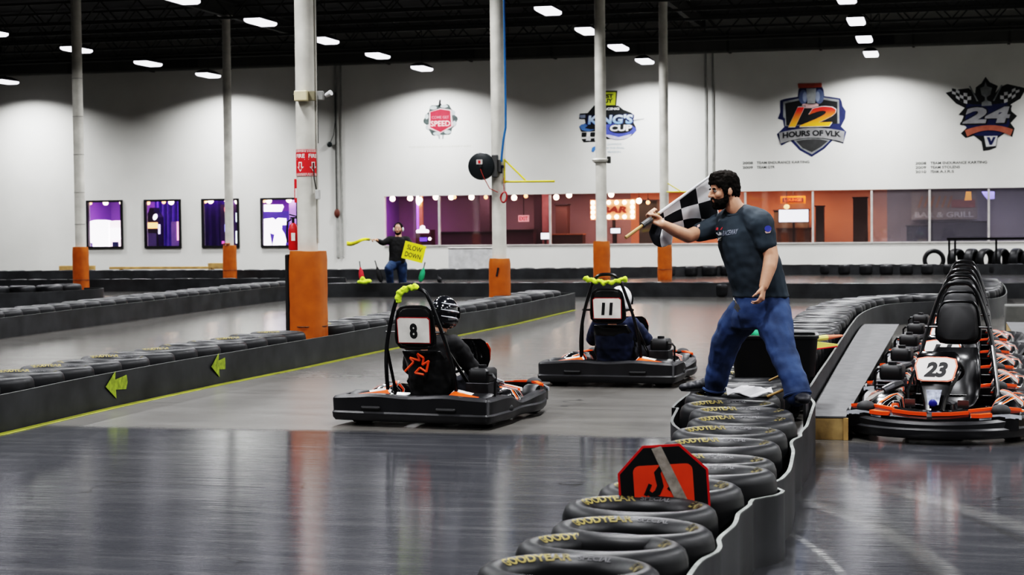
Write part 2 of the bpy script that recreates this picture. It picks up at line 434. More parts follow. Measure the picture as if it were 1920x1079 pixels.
struct(MB().box((-11.5, W + 2.4, 3.05), (42, 4.2, .1)).build('ceiling_lounge', roomdark, None, None))

# ------------------------------------------------------------------ wall reveals, duct, roof steel
tr = MB().box((-21.06, W - .03, 4.0), (.10, .06, 7.0)).box((-20.88, W - .02, 4.0), (.05, .04, 7.0))
struct(tr.build('trim_1', mat('grey conduit paint', (.40, .40, .38), .6), None, None))
tr = MB().box((-7.86, W - .02, 4.9), (.06, .04, 5.6)).box((-7.62, W - .02, 4.9), (.06, .04, 5.6))
struct(tr.build('trim_2', mat('grey reveal', (.36, .36, .34), .6), None, None))
duct = thing('air_duct', 'long dark grey air duct running along the top of the back wall', 'duct', (0, W - .55, 7.32))
MB().box((-10, 0, .28), (52, .7, .56)).build('duct_body', greyb, duct, None, .02)
for x in range(-34, 15, 3): MB().box((x, 0, .28), (.08, .76, .62)).build('duct_seam', darksteel, duct, None)
MB().box((-10, -.36, -.01), (52, .04, .06)).build('lower_flange', mat('dull flange', (.14, .14, .125), .6), duct, None)
for x in (-26.9, -16.3, -2.2):
    v = MB().box((x, -.39, .25), (1.9 if x < -20 else 1.2, .08, .42)).build('vent_grille', black, duct, None)
k = 3
for y in (48.2, 50.6, 53.0, 55.4, 57.8):
    j = MB(); z0, z1 = 7.75, 8.4
    j.box((-14, y, z0), (56, .09, .07)); j.box((-14, y, z1), (56, .09, .07))
    x = -40.0; fl = 0
    while x < 13:
        j.tube([(x, y, z0 if fl else z1), (x + .6, y, z1 if fl else z0)], .022, 5); x += .6; fl ^= 1
    struct(j.build('trim_%d' % k, darksteel, None, None)); k += 1
for x in (-33.9, -21.1, -7.79, 5.5):
    g = MB().box((x, 45, 8.0), (.16, 28, .02)).box((x, 45, 8.42), (.16, 28, .02)).box((x, 45, 8.2), (.02, 28, .42))
    struct(g.build('trim_%d' % k, darksteel, None, None)); k += 1
pp = MB().tube([(-40, 56.6, 7.5), (13, 56.6, 7.5)], .05, 8)
for x in range(-38, 12, 6): pp.tube([(x, 56.6, 7.5), (x, 56.6, 8.49)], .015, 5)
tag(pp.build('sprinkler_pipe', darksteel), 'thin dark sprinkler pipe under the black roof near the back wall', 'pipe')

# ------------------------------------------------------------------ lights
ROWS = [-2.30, -9.62, -17.28, -25.1, -33.0]
YS = [57.65, 52.85, 48.0, 43.1, 38.2]
ZL = 6.9
POW = 350.0
def lamp_data():
    if 'bay' in bpy.data.lights: return bpy.data.lights['bay']
    l = bpy.data.lights.new('bay', 'AREA'); l.shape = 'RECTANGLE'; l.size = .36; l.size_y = 1.0; l.energy = POW
    l.color = (.98, .985, 1.0); l.spread = R(150); return l
def add_lamp(loc, parent=None):
    o = bpy.data.objects.new('bay_lamp', lamp_data()); C.objects.link(o); o.location = loc
    if parent is not None: o.parent = parent
def make_fixture():
    t = thing('high_bay_light', '', 'ceiling light', (0, 0, ZL))
    rings = []
    for z, a, b in ((.10, .225, .61), (.16, .19, .55), (.24, .09, .3)):
        rings.append([(-a, -b, z), (a, -b, z), (a, b, z), (-a, b, z)])
    MB().rings(rings).build('housing', mat('fixture housing', (.05, .05, .06), .5), t, None)
    rings = []
    for z, a, b in ((.10, .22, .60), (.04, .22, .59), (.0, .18, .52)):
        rings.append([(-a, -b, z), (a, -b, z), (a, b, z), (-a, b, z)])
    MB().rings(rings).build('lens', lens, t, None)
    MB().tube([(0, 0, .24), (0, 0, 1.55)], .012, 6).build('hanger', darksteel, t)
    add_lamp((0, 0, -.02), t)
    return t
RN = ['rightmost', 'second from right', 'middle', 'second from left', 'leftmost']
fx = make_fixture(); used = False
for ri, x in enumerate(ROWS):
    for yi, y in enumerate(YS):
        vis = (yi <= 3) if ri < 2 else (yi <= 4 if ri == 2 else (yi <= 3 if ri == 3 else yi == 0))
        lab = 'glowing ceiling light, %s from the back wall in the %s row of lights' % (['nearest', 'second', 'third', 'fourth', 'fifth'][yi] if yi else 'first', RN[ri])
        if not vis: add_lamp((x, y, ZL - .02)); continue
        if not used: o = fx; used = True; o.location = (x, y, ZL); o['label'] = lab; o['group'] = 'high bay lights under the roof'
        else: dup(fx, (x, y, ZL), 0, lab, 'high bay lights under the roof')
for x in ROWS + [5.3, 12.6]:
    for y in YS if x > 0 else []: add_lamp((x, y, ZL - .02))
    for n in range(1, 9):
        y = 38.2 - 4.87 * n
        if y > 3 and (x > -20): add_lamp((x, y, ZL - .02))

# ------------------------------------------------------------------ columns
def column(x, y, pad_h, pad_r, lab, padlab, sq=False):
    t = thing('column', lab, 'column', (x, y, 0))
    shaft = MB().cyl((0, 0, 0), (0, 0, 8.0), .128, 28)
    shaft.build('shaft', colm, t, 40)
    s = MB()
    for z in (1.75, 2.55, 3.5, 4.45, 5.4): s.tube([(.13 * math.cos(a), .13 * math.sin(a), z) for a in [2 * PI * i / 24 for i in range(24)]], .006, 5, True)
    if x < -20 and y < 45: s.build('band', mat('grey column band', (.2, .2, .19), .6), t)
    MB().box((0, 0, 8.02), (.4, .4, .03)).build('cap_plate', colm, t, None)
    # vinyl pad wrapped round the foot
    n = 36; rings = []
    for i in range(13):
        z = pad_h * i / 12; ring = []
        for q in range(n):
            a = 2 * PI * q / n
            e = 4.0 if sq else 2.4
            rr = pad_r / ((abs(math.cos(a)) ** e + abs(math.sin(a)) ** e) ** (1 / e))
            rr += .010 * noise.noise(Vector((math.cos(a) * 3 + x, math.sin(a) * 3 + y, z * 5))) + (.0 if 0 < i < 12 else -.012)
            ring.append((rr * math.cos(a), rr * math.sin(a), z + (.012 * noise.noise(Vector((a, x, 3))) if i == 12 else 0)))
        rings.append(ring)
    p = MB().rings(rings).build('orange_pad', padm, t, 50); p['label'] = padlab
    MB().tube([((pad_r + .012) * math.cos(a), (pad_r + .012) * math.sin(a), pad_h * .30) for a in [2 * PI * i / 30 for i in range(30)]], .006, 5, True).build('strap', mat('pad strap', (.06, .03, .015), .6), p)
    return t, p
colC, padC = column(-7.79, 20.9, 1.35, .215, 'thick white column standing in the left trackside barrier, with a red fire sign', 'orange vinyl pad with creases', True)
MB().box((-.235, -.05, .66), (.05, .18, 1.30)).build('pad_backing', padblack, padC, None, .015)
colD, padD = column(-7.79, 30.7, 1.04, .19, 'white column carrying the black hose reel and yellow bracket', 'orange vinyl pad with a torn patch')
MB().box((.01, -.197, .80), (.035, .012, .16), rot('Y', 12)).build('tear', padblack, padD, None, .004)
colE, _ = column(-7.79, 40.4, 1.23, .195, 'white column behind kart 11 with a pale collar halfway up', 'brownish orange vinyl pad')
colF, _ = column(-7.79, 49.9, 1.02, .205, 'white column just left of the flagman behind his flag, near the back wall', 'orange vinyl pad')
colA, _ = column(-21.12, 40.4, 1.18, .19, 'leftmost white column, left of the four small windows', 'orange vinyl pad')
colB, _ = column(-21.12, 49.9, 1.08, .20, 'thin white column in front of the third small window', 'orange vinyl pad with torn top')
# collar on E
cl = MB().lathe([(.13, 3.05), (.19, 3.08), (.21, 3.13), (.15, 3.16), (.13, 3.16)], 24)
cl.build('collar', colm, colE)
MB().box((.2, -.05, 3.12), (.08, .06, .16)).build('bracket_clip', darksteel, colE, None)
MB().box((-.03, -.17, 1.13), (.2, .1, .03)).build('flap', padm, colB, None)

# items on column C
cx, cy = -7.79, 20.9
co = MB().tube([(.142, -.005, 1.45), (.142, -.005, 7.9)], .012, 8); co.build('conduit', colm, colC)
MB().tube([(.150, .015, 2.7), (.150, .015, 4.5)], .006, 6).build('wire', darksteel, colC)
z_sign = at_y(577, 305, 20.77).z
fs = thing('fire_sign', 'red FIRE sign with white down arrows wrapped round the thick column', 'sign', (cx, cy, z_sign))
hgt = .335; rs = .134
ring = MB(); SA = -69.5; angs = [R(SA - 80 + 160 * i / 24) for i in range(25)]
ring.rings([[(rs * math.cos(a), rs * math.sin(a), -hgt / 2), (rs * math.cos(a), rs * math.sin(a), hgt / 2), ((rs - .004) * math.cos(a), (rs - .004) * math.sin(a), hgt / 2), ((rs - .004) * math.cos(a), (rs - .004) * math.sin(a), -hgt / 2)] for a in angs])
ring.build('sign_wrap', signred, fs)
def on_col(pts, r_):   # wrap a flat sheet (x = arc length, y = height) round the column front
    return [(r_ * math.cos(R(SA) + p.x / r_), r_ * math.sin(R(SA) + p.x / r_), p.y) for p in pts]
ws = MB()
for sgn in (-1, 1):
    for zz in (hgt / 2 - .02, -hgt / 2 + .02):
        for i in range(9):
            x0 = sgn * .09 - .085 + i * .0195
            ws.add(on_col([Vector((x0, zz - .018, 0)), Vector((x0 + .009, zz - .018, 0)), Vector((x0 + .02, zz + .018, 0)), Vector((x0 + .011, zz + .018, 0))], rs + .002), [(0, 1, 2, 3)])
    vs, f_, w_, h_ = text_geo('FIRE', 1, .03)
    ws.add(on_col([Vector((v.x * .13 / w_ + sgn * .088, v.y * .05 / h_ + .085, 0)) for v in vs], rs + .002), f_)
    ws.add(on_col([Vector((sgn * .088 + dx, dy, 0)) for dx, dy in ((-.065, .035), (.065, .035), (.065, .046), (-.065, .046))], rs + .002), [(0, 1, 2, 3)])
    aw = [(-.026, .01), (.026, .01), (.026, -.05), (.052, -.05), (0, -.115), (-.052, -.05), (-.026, -.05)]
    ai = [(-.012, -.004), (.012, -.004), (.012, -.062), (.026, -.062), (0, -.096), (-.026, -.062), (-.012, -.062)]
    n = len(aw)
    ws.add(on_col([Vector((sgn * .088 + a, b, 0)) for a, b in aw + ai], rs + .002), [(i, (i + 1) % n, n + (i + 1) % n, n + i) for i in range(n)])
ws.build('white_markings', white, fs, None)
# small red sign plate + extinguisher on the left side of the column
p1 = at_y(556, 358, 20.95)
sp = thing('extinguisher_sign', 'small red plate sticking out left of the thick column above the extinguisher', 'sign', p1)
MB().box((0, 0, 0), (.055, .02, .30)).build('plate', signred, sp, None, .004)
MB().box((.0, -.012, -.03), (.03, .004, .12)).build('pictogram', white, sp, None)
p2 = at_y(550, 440, 20.95)
ex = thing('fire_extinguisher', 'red fire extinguisher hanging on the left side of the thick column', 'extinguisher', (p2.x, 20.95, 1.36))
MB().lathe([(0, 0), (.055, 0), (.062, .02), (.062, .26), (.045, .32), (.02, .345), (0, .345)], 20).build('cylinder', redm, ex)
MB().cyl((0, 0, .345), (0, 0, .40), .017, 10).box((.01, 0, .41), (.09, .02, .02)).box((.0, 0, .44), (.10, .02, .014), Matrix.Rotation(R(15), 3, 'Y')).build('valve', black, ex)
MB().tube([(-.02, -.01, .39), (-.07, -.02, .36), (-.078, -.02, .22), (-.074, -.02, .1)], .011, 8).build('hose', black, ex)
MB().box((.02, -.058, .17), (.05, .012, .10)).build('instruction_label', white, ex, None)
# junction box, spot lamp, switch box on the column
p3 = at_y(566, 180, 20.72)
jb = thing('junction_box', 'cream junction box strapped to the thick column above the fire sign', 'electrical box', p3)
MB().box((0, 0, 0), (.17, .12, .13)).build('housing', cream, jb, None, .012)
MB().box((.12, .03, .0), (.09, .06, .12)).build('side_box', mat('olive box', (.20, .18, .12), .6), jb, None, .006)
MB().tube([(-.08, .04, 0), (-.13, .06, .02), (-.14, .09, -.04)], .012, 6).build('bracket', darksteel, jb)
p4 = at_y(610, 179, 20.8)
sl = thing('spot_lamp', 'small spot lamp on an arm right of the thick column', 'lamp', p4)
MB().box((-.06, 0, 0), (.07, .07, .11)).build('driver_box', mat('grey box', (.25, .25, .24), .5), sl, None, .006)
MB().cyl((.01, 0, .0), (.085, -.03, .03), .026, 12, .036).build('lamp_head', mat('pale lamp head', (.62, .62, .62), .4), sl)
p5 = at_y(596, 365, 20.8)
sw = thing('switch_box', 'small grey switch box on the right side of the thick column', 'electrical box', p5)
MB().box((0, 0, 0), (.05, .07, .12)).build('enclosure', mat('grey switch box', (.42, .42, .41), .5), sw, None, .006)
MB().tube([(-.02, 0, .05), (-.045, 0, .2), (-.05, 0, .4)], .008, 6).build('cable', darksteel, sw)

# items on column D: hose reel, blue hose, yellow bracket, red cord
p = at_y(903, 312, 30.45)
hr = thing('hose_reel', 'round black hose reel mounted left on the column with the yellow bracket', 'hose reel', p)
Mx = Matrix.Rotation(R(90), 3, 'X')
MB().lathe([(0, -.07), (.17, -.07), (.235, -.05), (.245, -.02), (.245, .02), (.235, .05), (.17, .07), (0, .07)], 36, M=Mx).build('drum', mat('black reel plastic', (.010, .014, .016), .4), hr)
MB().box((-.02, -.078, .075), (.11, .01, .085)).build('maker_plate', mat('pale plate', (.5, .47, .45), .5), hr, None)
MB().box((-.02, -.085, .075), (.04, .008, .05)).build('red_mark', redm, hr, None)
MB().cyl((0, -.07, 0), (0, -.10, 0), .03, 14).build('hub', black, hr)
MB().box((.24, .03, 0), (.10, .12, .40)).box((.30, .06, 0), (.08, .1, .22)).build('wall_mount', mat('grey mount', (.06, .06, .06), .5), hr, None, .01)
MB().tube([(0, -.085, -.05), (.06, -.09, -.2), (.16, -.06, -.4), (.30, -.02, -.47)], .008, 6).build('red_feed_cord', mat('dark red cord', (.28, .03, .02), .6), hr)
bh = MB(); pts = [at_y(x, y, 30.53) for x, y in ((945, 0), (946, 60), (947, 130), (948, 200), (948, 240), (944, 262), (941, 290), (940, 304))]
pts = [Vector((q.x, 30.53, q.z)) for q in pts]; pts.insert(0, Vector((pts[0].x, 30.53, 7.9)))
tag(bh.tube(pts, .020, 8).build('air_hose', bluehose), 'blue air hose running down the column with the hose reel', 'hose')
cp = at_y(941, 318, 30.55)
fi = thing('air_coupling', 'dark blue air filter coupling hanging below the blue hose', 'coupling', cp)
MB().box((0, 0, .05), (.07, .06, .05)).build('regulator', mat('dark blue plastic', (.01, .015, .06), .4), fi, None, .008)
MB().cyl((-.01, 0, .03), (-.01, 0, -.07), .022, 12).build('bowl', mat('navy bowl', (.012, .015, .04), .35), fi)
yb = thing('yellow_bracket', 'yellow triangular steel bracket arm reaching right from the hose reel column', 'bracket', at_y(947, 341, 30.6))
q = lambda x, y: at_y(x, y, 30.6) - Vector(yb.location)
MB().tube([q(944, 341), q(1040, 340)], .022, 6).build('arm', yellowst, yb)
MB().tube([q(946, 300), q(985, 338)], .016, 6).build('brace', yellowst, yb)
MB().tube([q(946, 298), q(946, 344)], .016, 6).build('upright', yellowst, yb)
rc = at_y(945, 370, 30.52)
rco = thing('coiled_cord', 'red cord coiled in a loop hanging on the hose reel column', 'cord', rc)
for k_, (a, b, tilt) in enumerate(((.055, .10, .25), (.048, .09, .32), (.06, .085, .18))):
    MB().tube([(a * math.cos(t) + tilt * b * math.sin(t) * .5, -.01 * k_, b * math.sin(t)) for t in [2 * PI * i / 24 for i in range(24)]], .010, 6, True).build('loop', mat('red cord', (.35, .02, .02), .5), rco)
MB().tube([(0, 0, .09), (0, .0, .35)], .006, 5).build('tail', mat('red cord', (.35, .02, .02), .5), rco)
# second small yellow bracket on F, wire on back wall
yb2 = thing('yellow_bracket', 'faint small yellow bracket on the column behind the checkered flag', 'bracket', at_y(1252, 350, 49.7))
q = lambda x, y: at_y(x, y, 49.7) - Vector(yb2.location)
MB().tube([q(1250, 360), q(1305, 360)], .022, 6).build('arm', yellowst, yb2)
MB().tube([q(1252, 344), q(1276, 359)], .016, 6).build('brace', yellowst, yb2)
wsp = at_y(632, 400, W - .08)
ws_ = thing('wall_fitting', 'small dark red fitting on the conduit right of the thick column', 'fitting', wsp)
MB().ell((0, 0, 0), (.11, .06, .16)).build('body', mat('rust', (.14, .05, .035), .6), ws_)
MB().tube([(0, -.02, .1), (0, -.02, 4.3)], .02, 6).build('pipe', darksteel, ws_)
lv = at_y(618, 271, W - .1)
lo = thing('pull_cord', 'thin dark cord with a knob hanging on the wall right of the thick column', 'cord', lv)
MB().ell((0, 0, 0), (.10, .06, .10)).build('knob', mat('dark knob', (.02, .03, .03), .5), lo)
MB().tube([(0, 0, 0), (.16, 0, .35), (.24, 0, .95)], .012, 5).build('cord', darksteel, lo)

# ------------------------------------------------------------------ tyre barriers
TH_ = .43
def tyre_mesh(h, w=.36, squash=.78):
    prof = []
    hb = h / 2
    for r_, z in ((.222, hb - .085), (.223, hb - .060), (.232, hb - .036), (.262, hb - .012), (.290, hb), (.318, hb - .006), (.342, hb - .024), (.354, hb - .055), (.358, hb - .11)):
        prof.append((r_, z))
    outer = prof + [(r_, -z) for r_, z in reversed(prof)]
    inner = [(.24, -hb + .09), (.31, -hb + .08), (.335, -.04), (.335, .04), (.31, hb - .08), (.24, hb - .09)]
    m = MB().lathe(outer + inner, 44, (0, 0, hb), w / .36, squash * w / .36, None, True)
    return m.mesh('tyre', rubber, 60)
def lettering_meshes(h, squash=.78, w_=.36):
    out_ = []
    for sx, a0, size, mi in (('GOODYEAR', 138, .036, 0), ('EAGLE', 12, .040, 0), ('SPECIAL', 80, .024, 1)):
        vs, fs, w, hh = text_geo(sx, 1, .03); k = size / hh; mb = MB(); pts = []; r0 = .264 if mi == 0 else .262
        for v in vs:
            rr = r0 + v.y * k; a = R(a0) - v.x * k * 1.3 / r0
            pts.append((rr * math.cos(a) * w_ / .36, rr * squash * math.sin(a) * w_ / .36, h + .003 + (0 if rr > .29 else -(.29 - rr) * .43 if rr > .262 else -.012 - (.262 - rr) * .8)))
        out_.append(mb.add(pts, fs).mesh('sidewall_lettering', letter if mi == 0 else lettergrey))
    return out_
ME_T = tyre_mesh(TH_); ME_LOW = tyre_mesh(.30); ME_MID = tyre_mesh(.39); ME_NEAR = tyre_mesh(TH_, .35, .78)
ME_L = lettering_meshes(TH_); ME_LN = lettering_meshes(TH_, .78, .35); ME_LM = lettering_meshes(.39)
ME_ROUND = tyre_mesh(.30, .36, 1.0)
def tyre(x, y, rz, lab, group, me=None, lettered=True, z=0, tilt=0):
    o = bpy.data.objects.new('tire', me or ME_T); C.objects.link(o)
    o.location = (x, y, z); o.rotation_euler = (tilt, 0, rz)
    tag(o, lab, 'tire', group)
    if lettered:
        for q_, lm in enumerate(ME_LM if me is ME_MID else ME_LN if me is ME_NEAR else ME_L):
            l = bpy.data.objects.new('sidewall_lettering', lm); C.objects.link(l); l.parent = o
            l['label'] = 'faded grey lettering' if q_ == 2 else 'faded yellow lettering'
    return o
def along(pts, step, start=0.0):
    P = [Vector((p[0], p[1], 0)) for p in pts]; out = []; d = start
    acc = 0
    for a, b in zip(P, P[1:]):
        L_ = (b - a).length
        while d <= acc + L_:
            t = (d - acc) / L_; out.append((a.lerp(b, t), (b - a).normalized())); d += step
        acc += L_
    return out
COLS = [(-7.79, 20.9), (-7.79, 30.7), (-7.79, 40.4), (-7.79, 49.9), (-21.12, 40.4), (-21.12, 49.9)]
def tyre_run(pts, step, labf, group, me=None, lettered=False, start=.3):
    items = [(p, d) for p, d in along(pts, step, start) if all((p.x - a) ** 2 + (p.y - b) ** 2 > .56 ** 2 for a, b in COLS)]
    for i, (p, d) in enumerate(items):
        rz = math.atan2(d.y, d.x) - PI / 2 + random.uniform(-.08, .08)
        lt = lettered(p) if callable(lettered) else lettered
        o = tyre(p.x + random.uniform(-.02, .02), p.y, rz, labf(i, len(items)), group, me, lt)
        if lt: o.rotation_euler.z = rz + random.choice((0, 0, PI))
        o.rotation_euler.x = R(random.uniform(-1.6, 2.2)); o.rotation_euler.y = R(random.uniform(-1.5, 1.5)); o.location.z = .006
    return items
def belt(name, pts, z0, z1, lab, thick=.016, wav=0, m=None):
    P = [Vector((p[0], p[1], 0)) for p in pts]; Q = []
    for i in range(len(P) - 1):           # Catmull-Rom resample
        p0 = P[max(i - 1, 0)]; p1 = P[i]; p2 = P[i + 1]; p3 = P[min(i + 2, len(P) - 1)]
        n = max(2, int((p2 - p1).length / .12))
        for k in range(n):
            t = k / n
            Q.append(.5 * ((2 * p1) + (p2 - p0) * t + (2 * p0 - 5 * p1 + 4 * p2 - p3) * t * t + (3 * p1 - p0 - 3 * p2 + p3) * t ** 3))
    Q.append(P[-1]); rings = []
    d = 0
    for i, p in enumerate(Q):
        t = (Q[min(i + 1, len(Q) - 1)] - Q[max(i - 1, 0)]).normalized(); nrm = Vector((t.y, -t.x, 0))
        if i: d += (p - Q[i - 1]).length
        top = z1 + .010 * noise.noise(Vector((d * .5, z1, 1.3)))
        o = p + nrm * (wav * math.sin(d * 2 * PI / 1.05))
        rings.append([o - nrm * thick / 2 + Vector((0, 0, z0)), o + nrm * thick / 2 + Vector((0, 0, z0)), o + nrm * thick / 2 + Vector((0, 0, top)), o - nrm * thick / 2 + Vector((0, 0, top))])
    mb = MB().rings(rings)
    ob = mb.build(name, m or beltm, None, 30)
    tag(ob, lab, 'barrier', 'rubber belt walls of the tire barriers')
    ed = MB().rings([[r_[2] + Vector((0, 0, .0005)), r_[3] + Vector((0, 0, .0005)), r_[3] + Vector((0, 0, .005)), r_[2] + Vector((0, 0, .005))] for r_ in rings])
    ed.build('worn_top_edge', beltedge if min(p[1] for p in pts) < 7 else beltedge2, ob, None)
    return ob

# --- centre barrier (flagman stands on it) ---
near = [(-1.36, 5.66), (-1.30, 6.22), (-1.28, 6.73), (-1.23, 7.12), (-1.29, 7.66), (-1.23, 8.24), (-1.12, 8.72), (-1.17, 9.18), (-1.20, 9.90), (-1.22, 10.44), (-1.21, 11.02), (-1.27, 11.52), (-1.40, 12.04), (-1.46, 12.62)]
for i, (x, y) in enumerate(near):
    d = Vector((near[min(i + 1, 13)][0] - near[max(i - 1, 0)][0], near[min(i + 1, 13)][1] - near[max(i - 1, 0)][1], 0))
    lab = 'black racing tire, %s from the near end of the flagman\'s center barrier' % ordw(i + 1) if i else 'black racing tire nearest the camera, at the bottom edge, on the center barrier'
    o = tyre(x - .03, y, 0, lab, 'racing tires laid flat along the center barrier', ME_NEAR, True)
    o.rotation_euler = (R(random.uniform(-1.2, 1.2)), R(random.uniform(-1, 1)), random.uniform(-.12, .12))
    o.location.z = random.uniform(-.004, .012)
cpath = [(-1.52, 13.1), (-1.55, 15), (-1.55, 20), (-1.58, 25.5), (-1.38, 28.0), (-.85, 29.3), (-.1, 29.85), (.35, 30.7), (.62, 32.5), (.72, 35), (.72, 37.3)]
def lc(i, n):
    if i < 22: return 'black racing tire behind the flagman, %s on the center barrier from the flagman' % ordw(i + 1)
    return 'black racing tire on the curved end of the center barrier, %s from its far end' % ordw(n - i)
tyre_run(cpath, .56, lc, 'racing tires along the center barrier behind the flagman', ME_T, lambda p: p.y < 20, .1)
bpts = [(1310, 1056), (1343, 1016), (1383, 983), (1381, 966), (1372, 952), (1376, 937), (1405, 920), (1440, 906), (1478, 889), (1483, 872), (1488, 846), (1482, 831), (1495, 815), (1512, 803)]
bw_ = [at_z(x, y, .335) for x, y in bpts]
bw_ = [(p.x, p.y) for p in bw_]
bw_ = [(bw_[0][0] - .03, 5.4), (bw_[0][0], 6.2)] + [p for p in bw_ if p[1] > 6.6]
bw_ += [(-.93, 13.0), (-1.02, 13.5)]
dense = []
for (ax_, ay_), (bx2, by2) in zip(bw_, bw_[1:]):
    n = max(1, int(abs(by2 - ay_) / .06))
    dense += [(ax_ + (bx2 - ax_) * k_ / n, ay_ + (by2 - ay_) * k_ / n) for k_ in range(n)]
def push(x, y):          # the belt hugs the outside of the tyres
    for tx, ty in near:
        dy_ = (y - ty) / .285
        if abs(dy_) < 1: x = max(x, tx - .03 + .352 * math.sqrt(1 - dy_ * dy_) + .018)
    return x
bw_ = [(push(x, y), y) for x, y in dense]
bw_ = [(sum(p[0] for p in bw_[max(0, i - 2):i + 3]) / len(bw_[max(0, i - 2):i + 3]), p_[1]) for i, p_ in enumerate(bw_)]
bw_ = [(push(x, y), y) for x, y in bw_][::2]
belt('barrier_belt', bw_, 0, .335, 'wavy grey rubber belt along the right side of the near center barrier', .02)
belt('barrier_belt', [(-1.05, 13.6), (-1.08, 16), (-1.13, 20), (-1.17, 25.0), (-1.0, 27.6), (-.62, 28.75), (.0, 29.3), (.45, 29.75), (.85, 30.6), (1.05, 32.5), (1.12, 35), (1.14, 37.6)], 0, .335, 'rubber belt on the pit side of the far center barrier curving behind the parked karts', .02, 0)
belt('barrier_belt', [(-1.68, 11.35), (-1.80, 11.8), (-1.88, 12.6), (-1.95, 13.4), (-1.98, 20), (-2.0, 25.5), (-1.8, 28.2), (-1.1, 29.9), (-.4, 30.5), (.2, 32.6), (.3, 35), (.3, 37.5)], 0, .32, 'rubber belt on the track side of the center barrier below the flagman', .02)

# --- left trackside barrier ---
f1 = [(0, 812), (200, 765), (400, 722), (560, 690), (700, 660), (850, 630), (960, 608), (1070, 582)]
face = [at_z(x, y) for x, y in f1]; face = [(-7.5, 8.0), (-7.53, 11.0)] + [(p.x, p.y) for p in face]
left_belt = belt('barrier_belt', face + [(-7.0, 33.1), (-7.35, 33.25), (-7.75, 33.2)], 0, .31, 'long dark rubber belt wall of the left trackside barrier with two lime arrows', .02)
p1 = [(x - .44, y) for x, y in face]; p1[-1] = (p1[-1][0], 32.8)
def l1(i, n): return 'black racing tire on the left trackside barrier, %s from its far end' % ordw(n - i)
tyre_run(p1, .565, l1, 'racing tires laid flat along the left trackside barrier', ME_MID, lambda p: p.y < 22, 3.4)
belt('barrier_belt', [(x - 1.04, y) for x, y in face[:-1]] + [(-8.0, 32.9), (-7.8, 33.2)], 0, .30, 'back rubber belt of the left trackside barrier', .02)
# spray arrows on the belt
for px_, py_, s_, lb in ((229, 722, .15, 'nearer lime spray arrow'), (420, 685, .15, 'farther lime spray arrow')):
    d = ray(px_, py_); t = (-7.49 if px_ < 300 else -7.44) / d.x; c = Vector((d.x * t, d.y * t, EYE + d.z * t))
    for f_ in range(len(face) - 1):
        if face[f_][1] <= c.y <= face[f_ + 1][1]:
            k_ = (c.y - face[f_][1]) / (face[f_ + 1][1] - face[f_][1]); c.x = face[f_][0] + (face[f_ + 1][0] - face[f_][0]) * k_ + .0145
    M = frame(c, (-.01, 1, 0), (0, 0, 1))
    arrow = [(-.20, 0), (-.02, .13), (-.03, .05), (.18, .075), (.20, .01), (.17, -.06), (-.02, -.045), (-.01, -.13)]
    o = MB().poly([(a * 1.15, b) for a, b in arrow], .002, M).build('painted_arrow', spray, left_belt, None)
    o['label'] = lb
ln = MB(); rr = []
for x, y in face: rr.append([(x + .03, y, .001), (x + .12, y, .001), (x + .12, y, .005), (x + .03, y, .005)])
struct(ln.rings([[Vector(p) for p in r_] for r_ in rr]).build('trim_20', lineyel, None, None))

# --- second left barrier + long cross barrier ---
f2 = [(-13.9, 20.0), (-13.95, 24.07), (-14.07, 27.82), (-14.3, 33.0), (-14.35, 36.6), (-14.0, 38.2), (-13.2, 38.68), (-11.05, 38.71), (-5.42, 38.75), (-3.24, 38.1), (-.79, 38.0), (1.5, 38.05), (4.5, 38.1)]
belt('barrier_belt', f2[:5] + [(-14.25, 37.5)], 0, .31, 'dark rubber belt wall of the second barrier on the left, behind the first', .02)
belt('barrier_belt', [(-14.2, 37.7), (-13.9, 38.4)] + f2[6:], 0, .31, 'dark rubber belt wall of the long cross barrier in front of the sign man', .02)
tyre_run([(x - .42, y) for x, y in f2[:5]] + [(-14.6, 38.0)], .57, lambda i, n: 'black tire on the second left barrier behind the first, %s from its near end' % ordw(i + 1), 'tires on the second left barrier', ME_MID, False, 2.0)
tyre_run([(-13.9, 39.12), (-13.2, 39.1), (-11.05, 39.12), (-5.42, 39.16), (-3.24, 38.52), (-.79, 38.42), (4.4, 38.5)], .57, lambda i, n: 'black tire laid flat on the long cross barrier, %s from its left end' % ordw(i + 1), 'tires on the long cross barrier', ME_LOW, False, .1)
# --- short barrier far left, ends left of the leftmost column ---
belt('barrier_belt', [(-23.5, 30.6), (-19.24, 33.3), (-18.5, 34.0), (-18.12, 35.3), (-18.3, 36.0), (-18.8, 36.1)], 0, .31, 'dark rubber belt of the short barrier end at the far left', .02)
tyre_run([(-23.6, 31.3), (-19.5, 33.75), (-18.75, 34.5), (-18.55, 35.5)], .57, lambda i, n: 'black tire on the short far left barrier, %s from its right end' % ordw(n - i), 'tires on the short far left barrier', ME_T, False, .1)
# --- barrier in front of the small windows ---
belt('barrier_belt', [(-30, 41.3), (-24, 41.5), (-21.14, 41.82), (-16.38, 42.46), (-14.9, 42.7)], 0, .31, 'dark rubber belt of the barrier in front of the small windows', .02)
tyre_run([(-29.6, 41.75), (-24, 41.95), (-21.14, 42.27), (-16.38, 42.9), (-14.9, 43.15)], .57, lambda i, n: 'black tire on the barrier in front of the small windows', 'tires in front of the small windows', ME_LOW, False, .1)
# --- back barrier along the wall ---
bk = [(-34, 50.6), (-24, 50.6), (-12.5, 51.0), (-9, 52.2), (-4.6, 54.3), (3.5, 53.8)]
belt('barrier_belt', bk, 0, .30, 'low dark rubber belt of the farthest barrier along the back wall', .02)
tyre_run([(x, y + .42) for x, y in bk], .62, lambda i, n: 'black tire on the farthest barrier along the back wall', 'tires along the back wall', ME_LOW, False, .1)
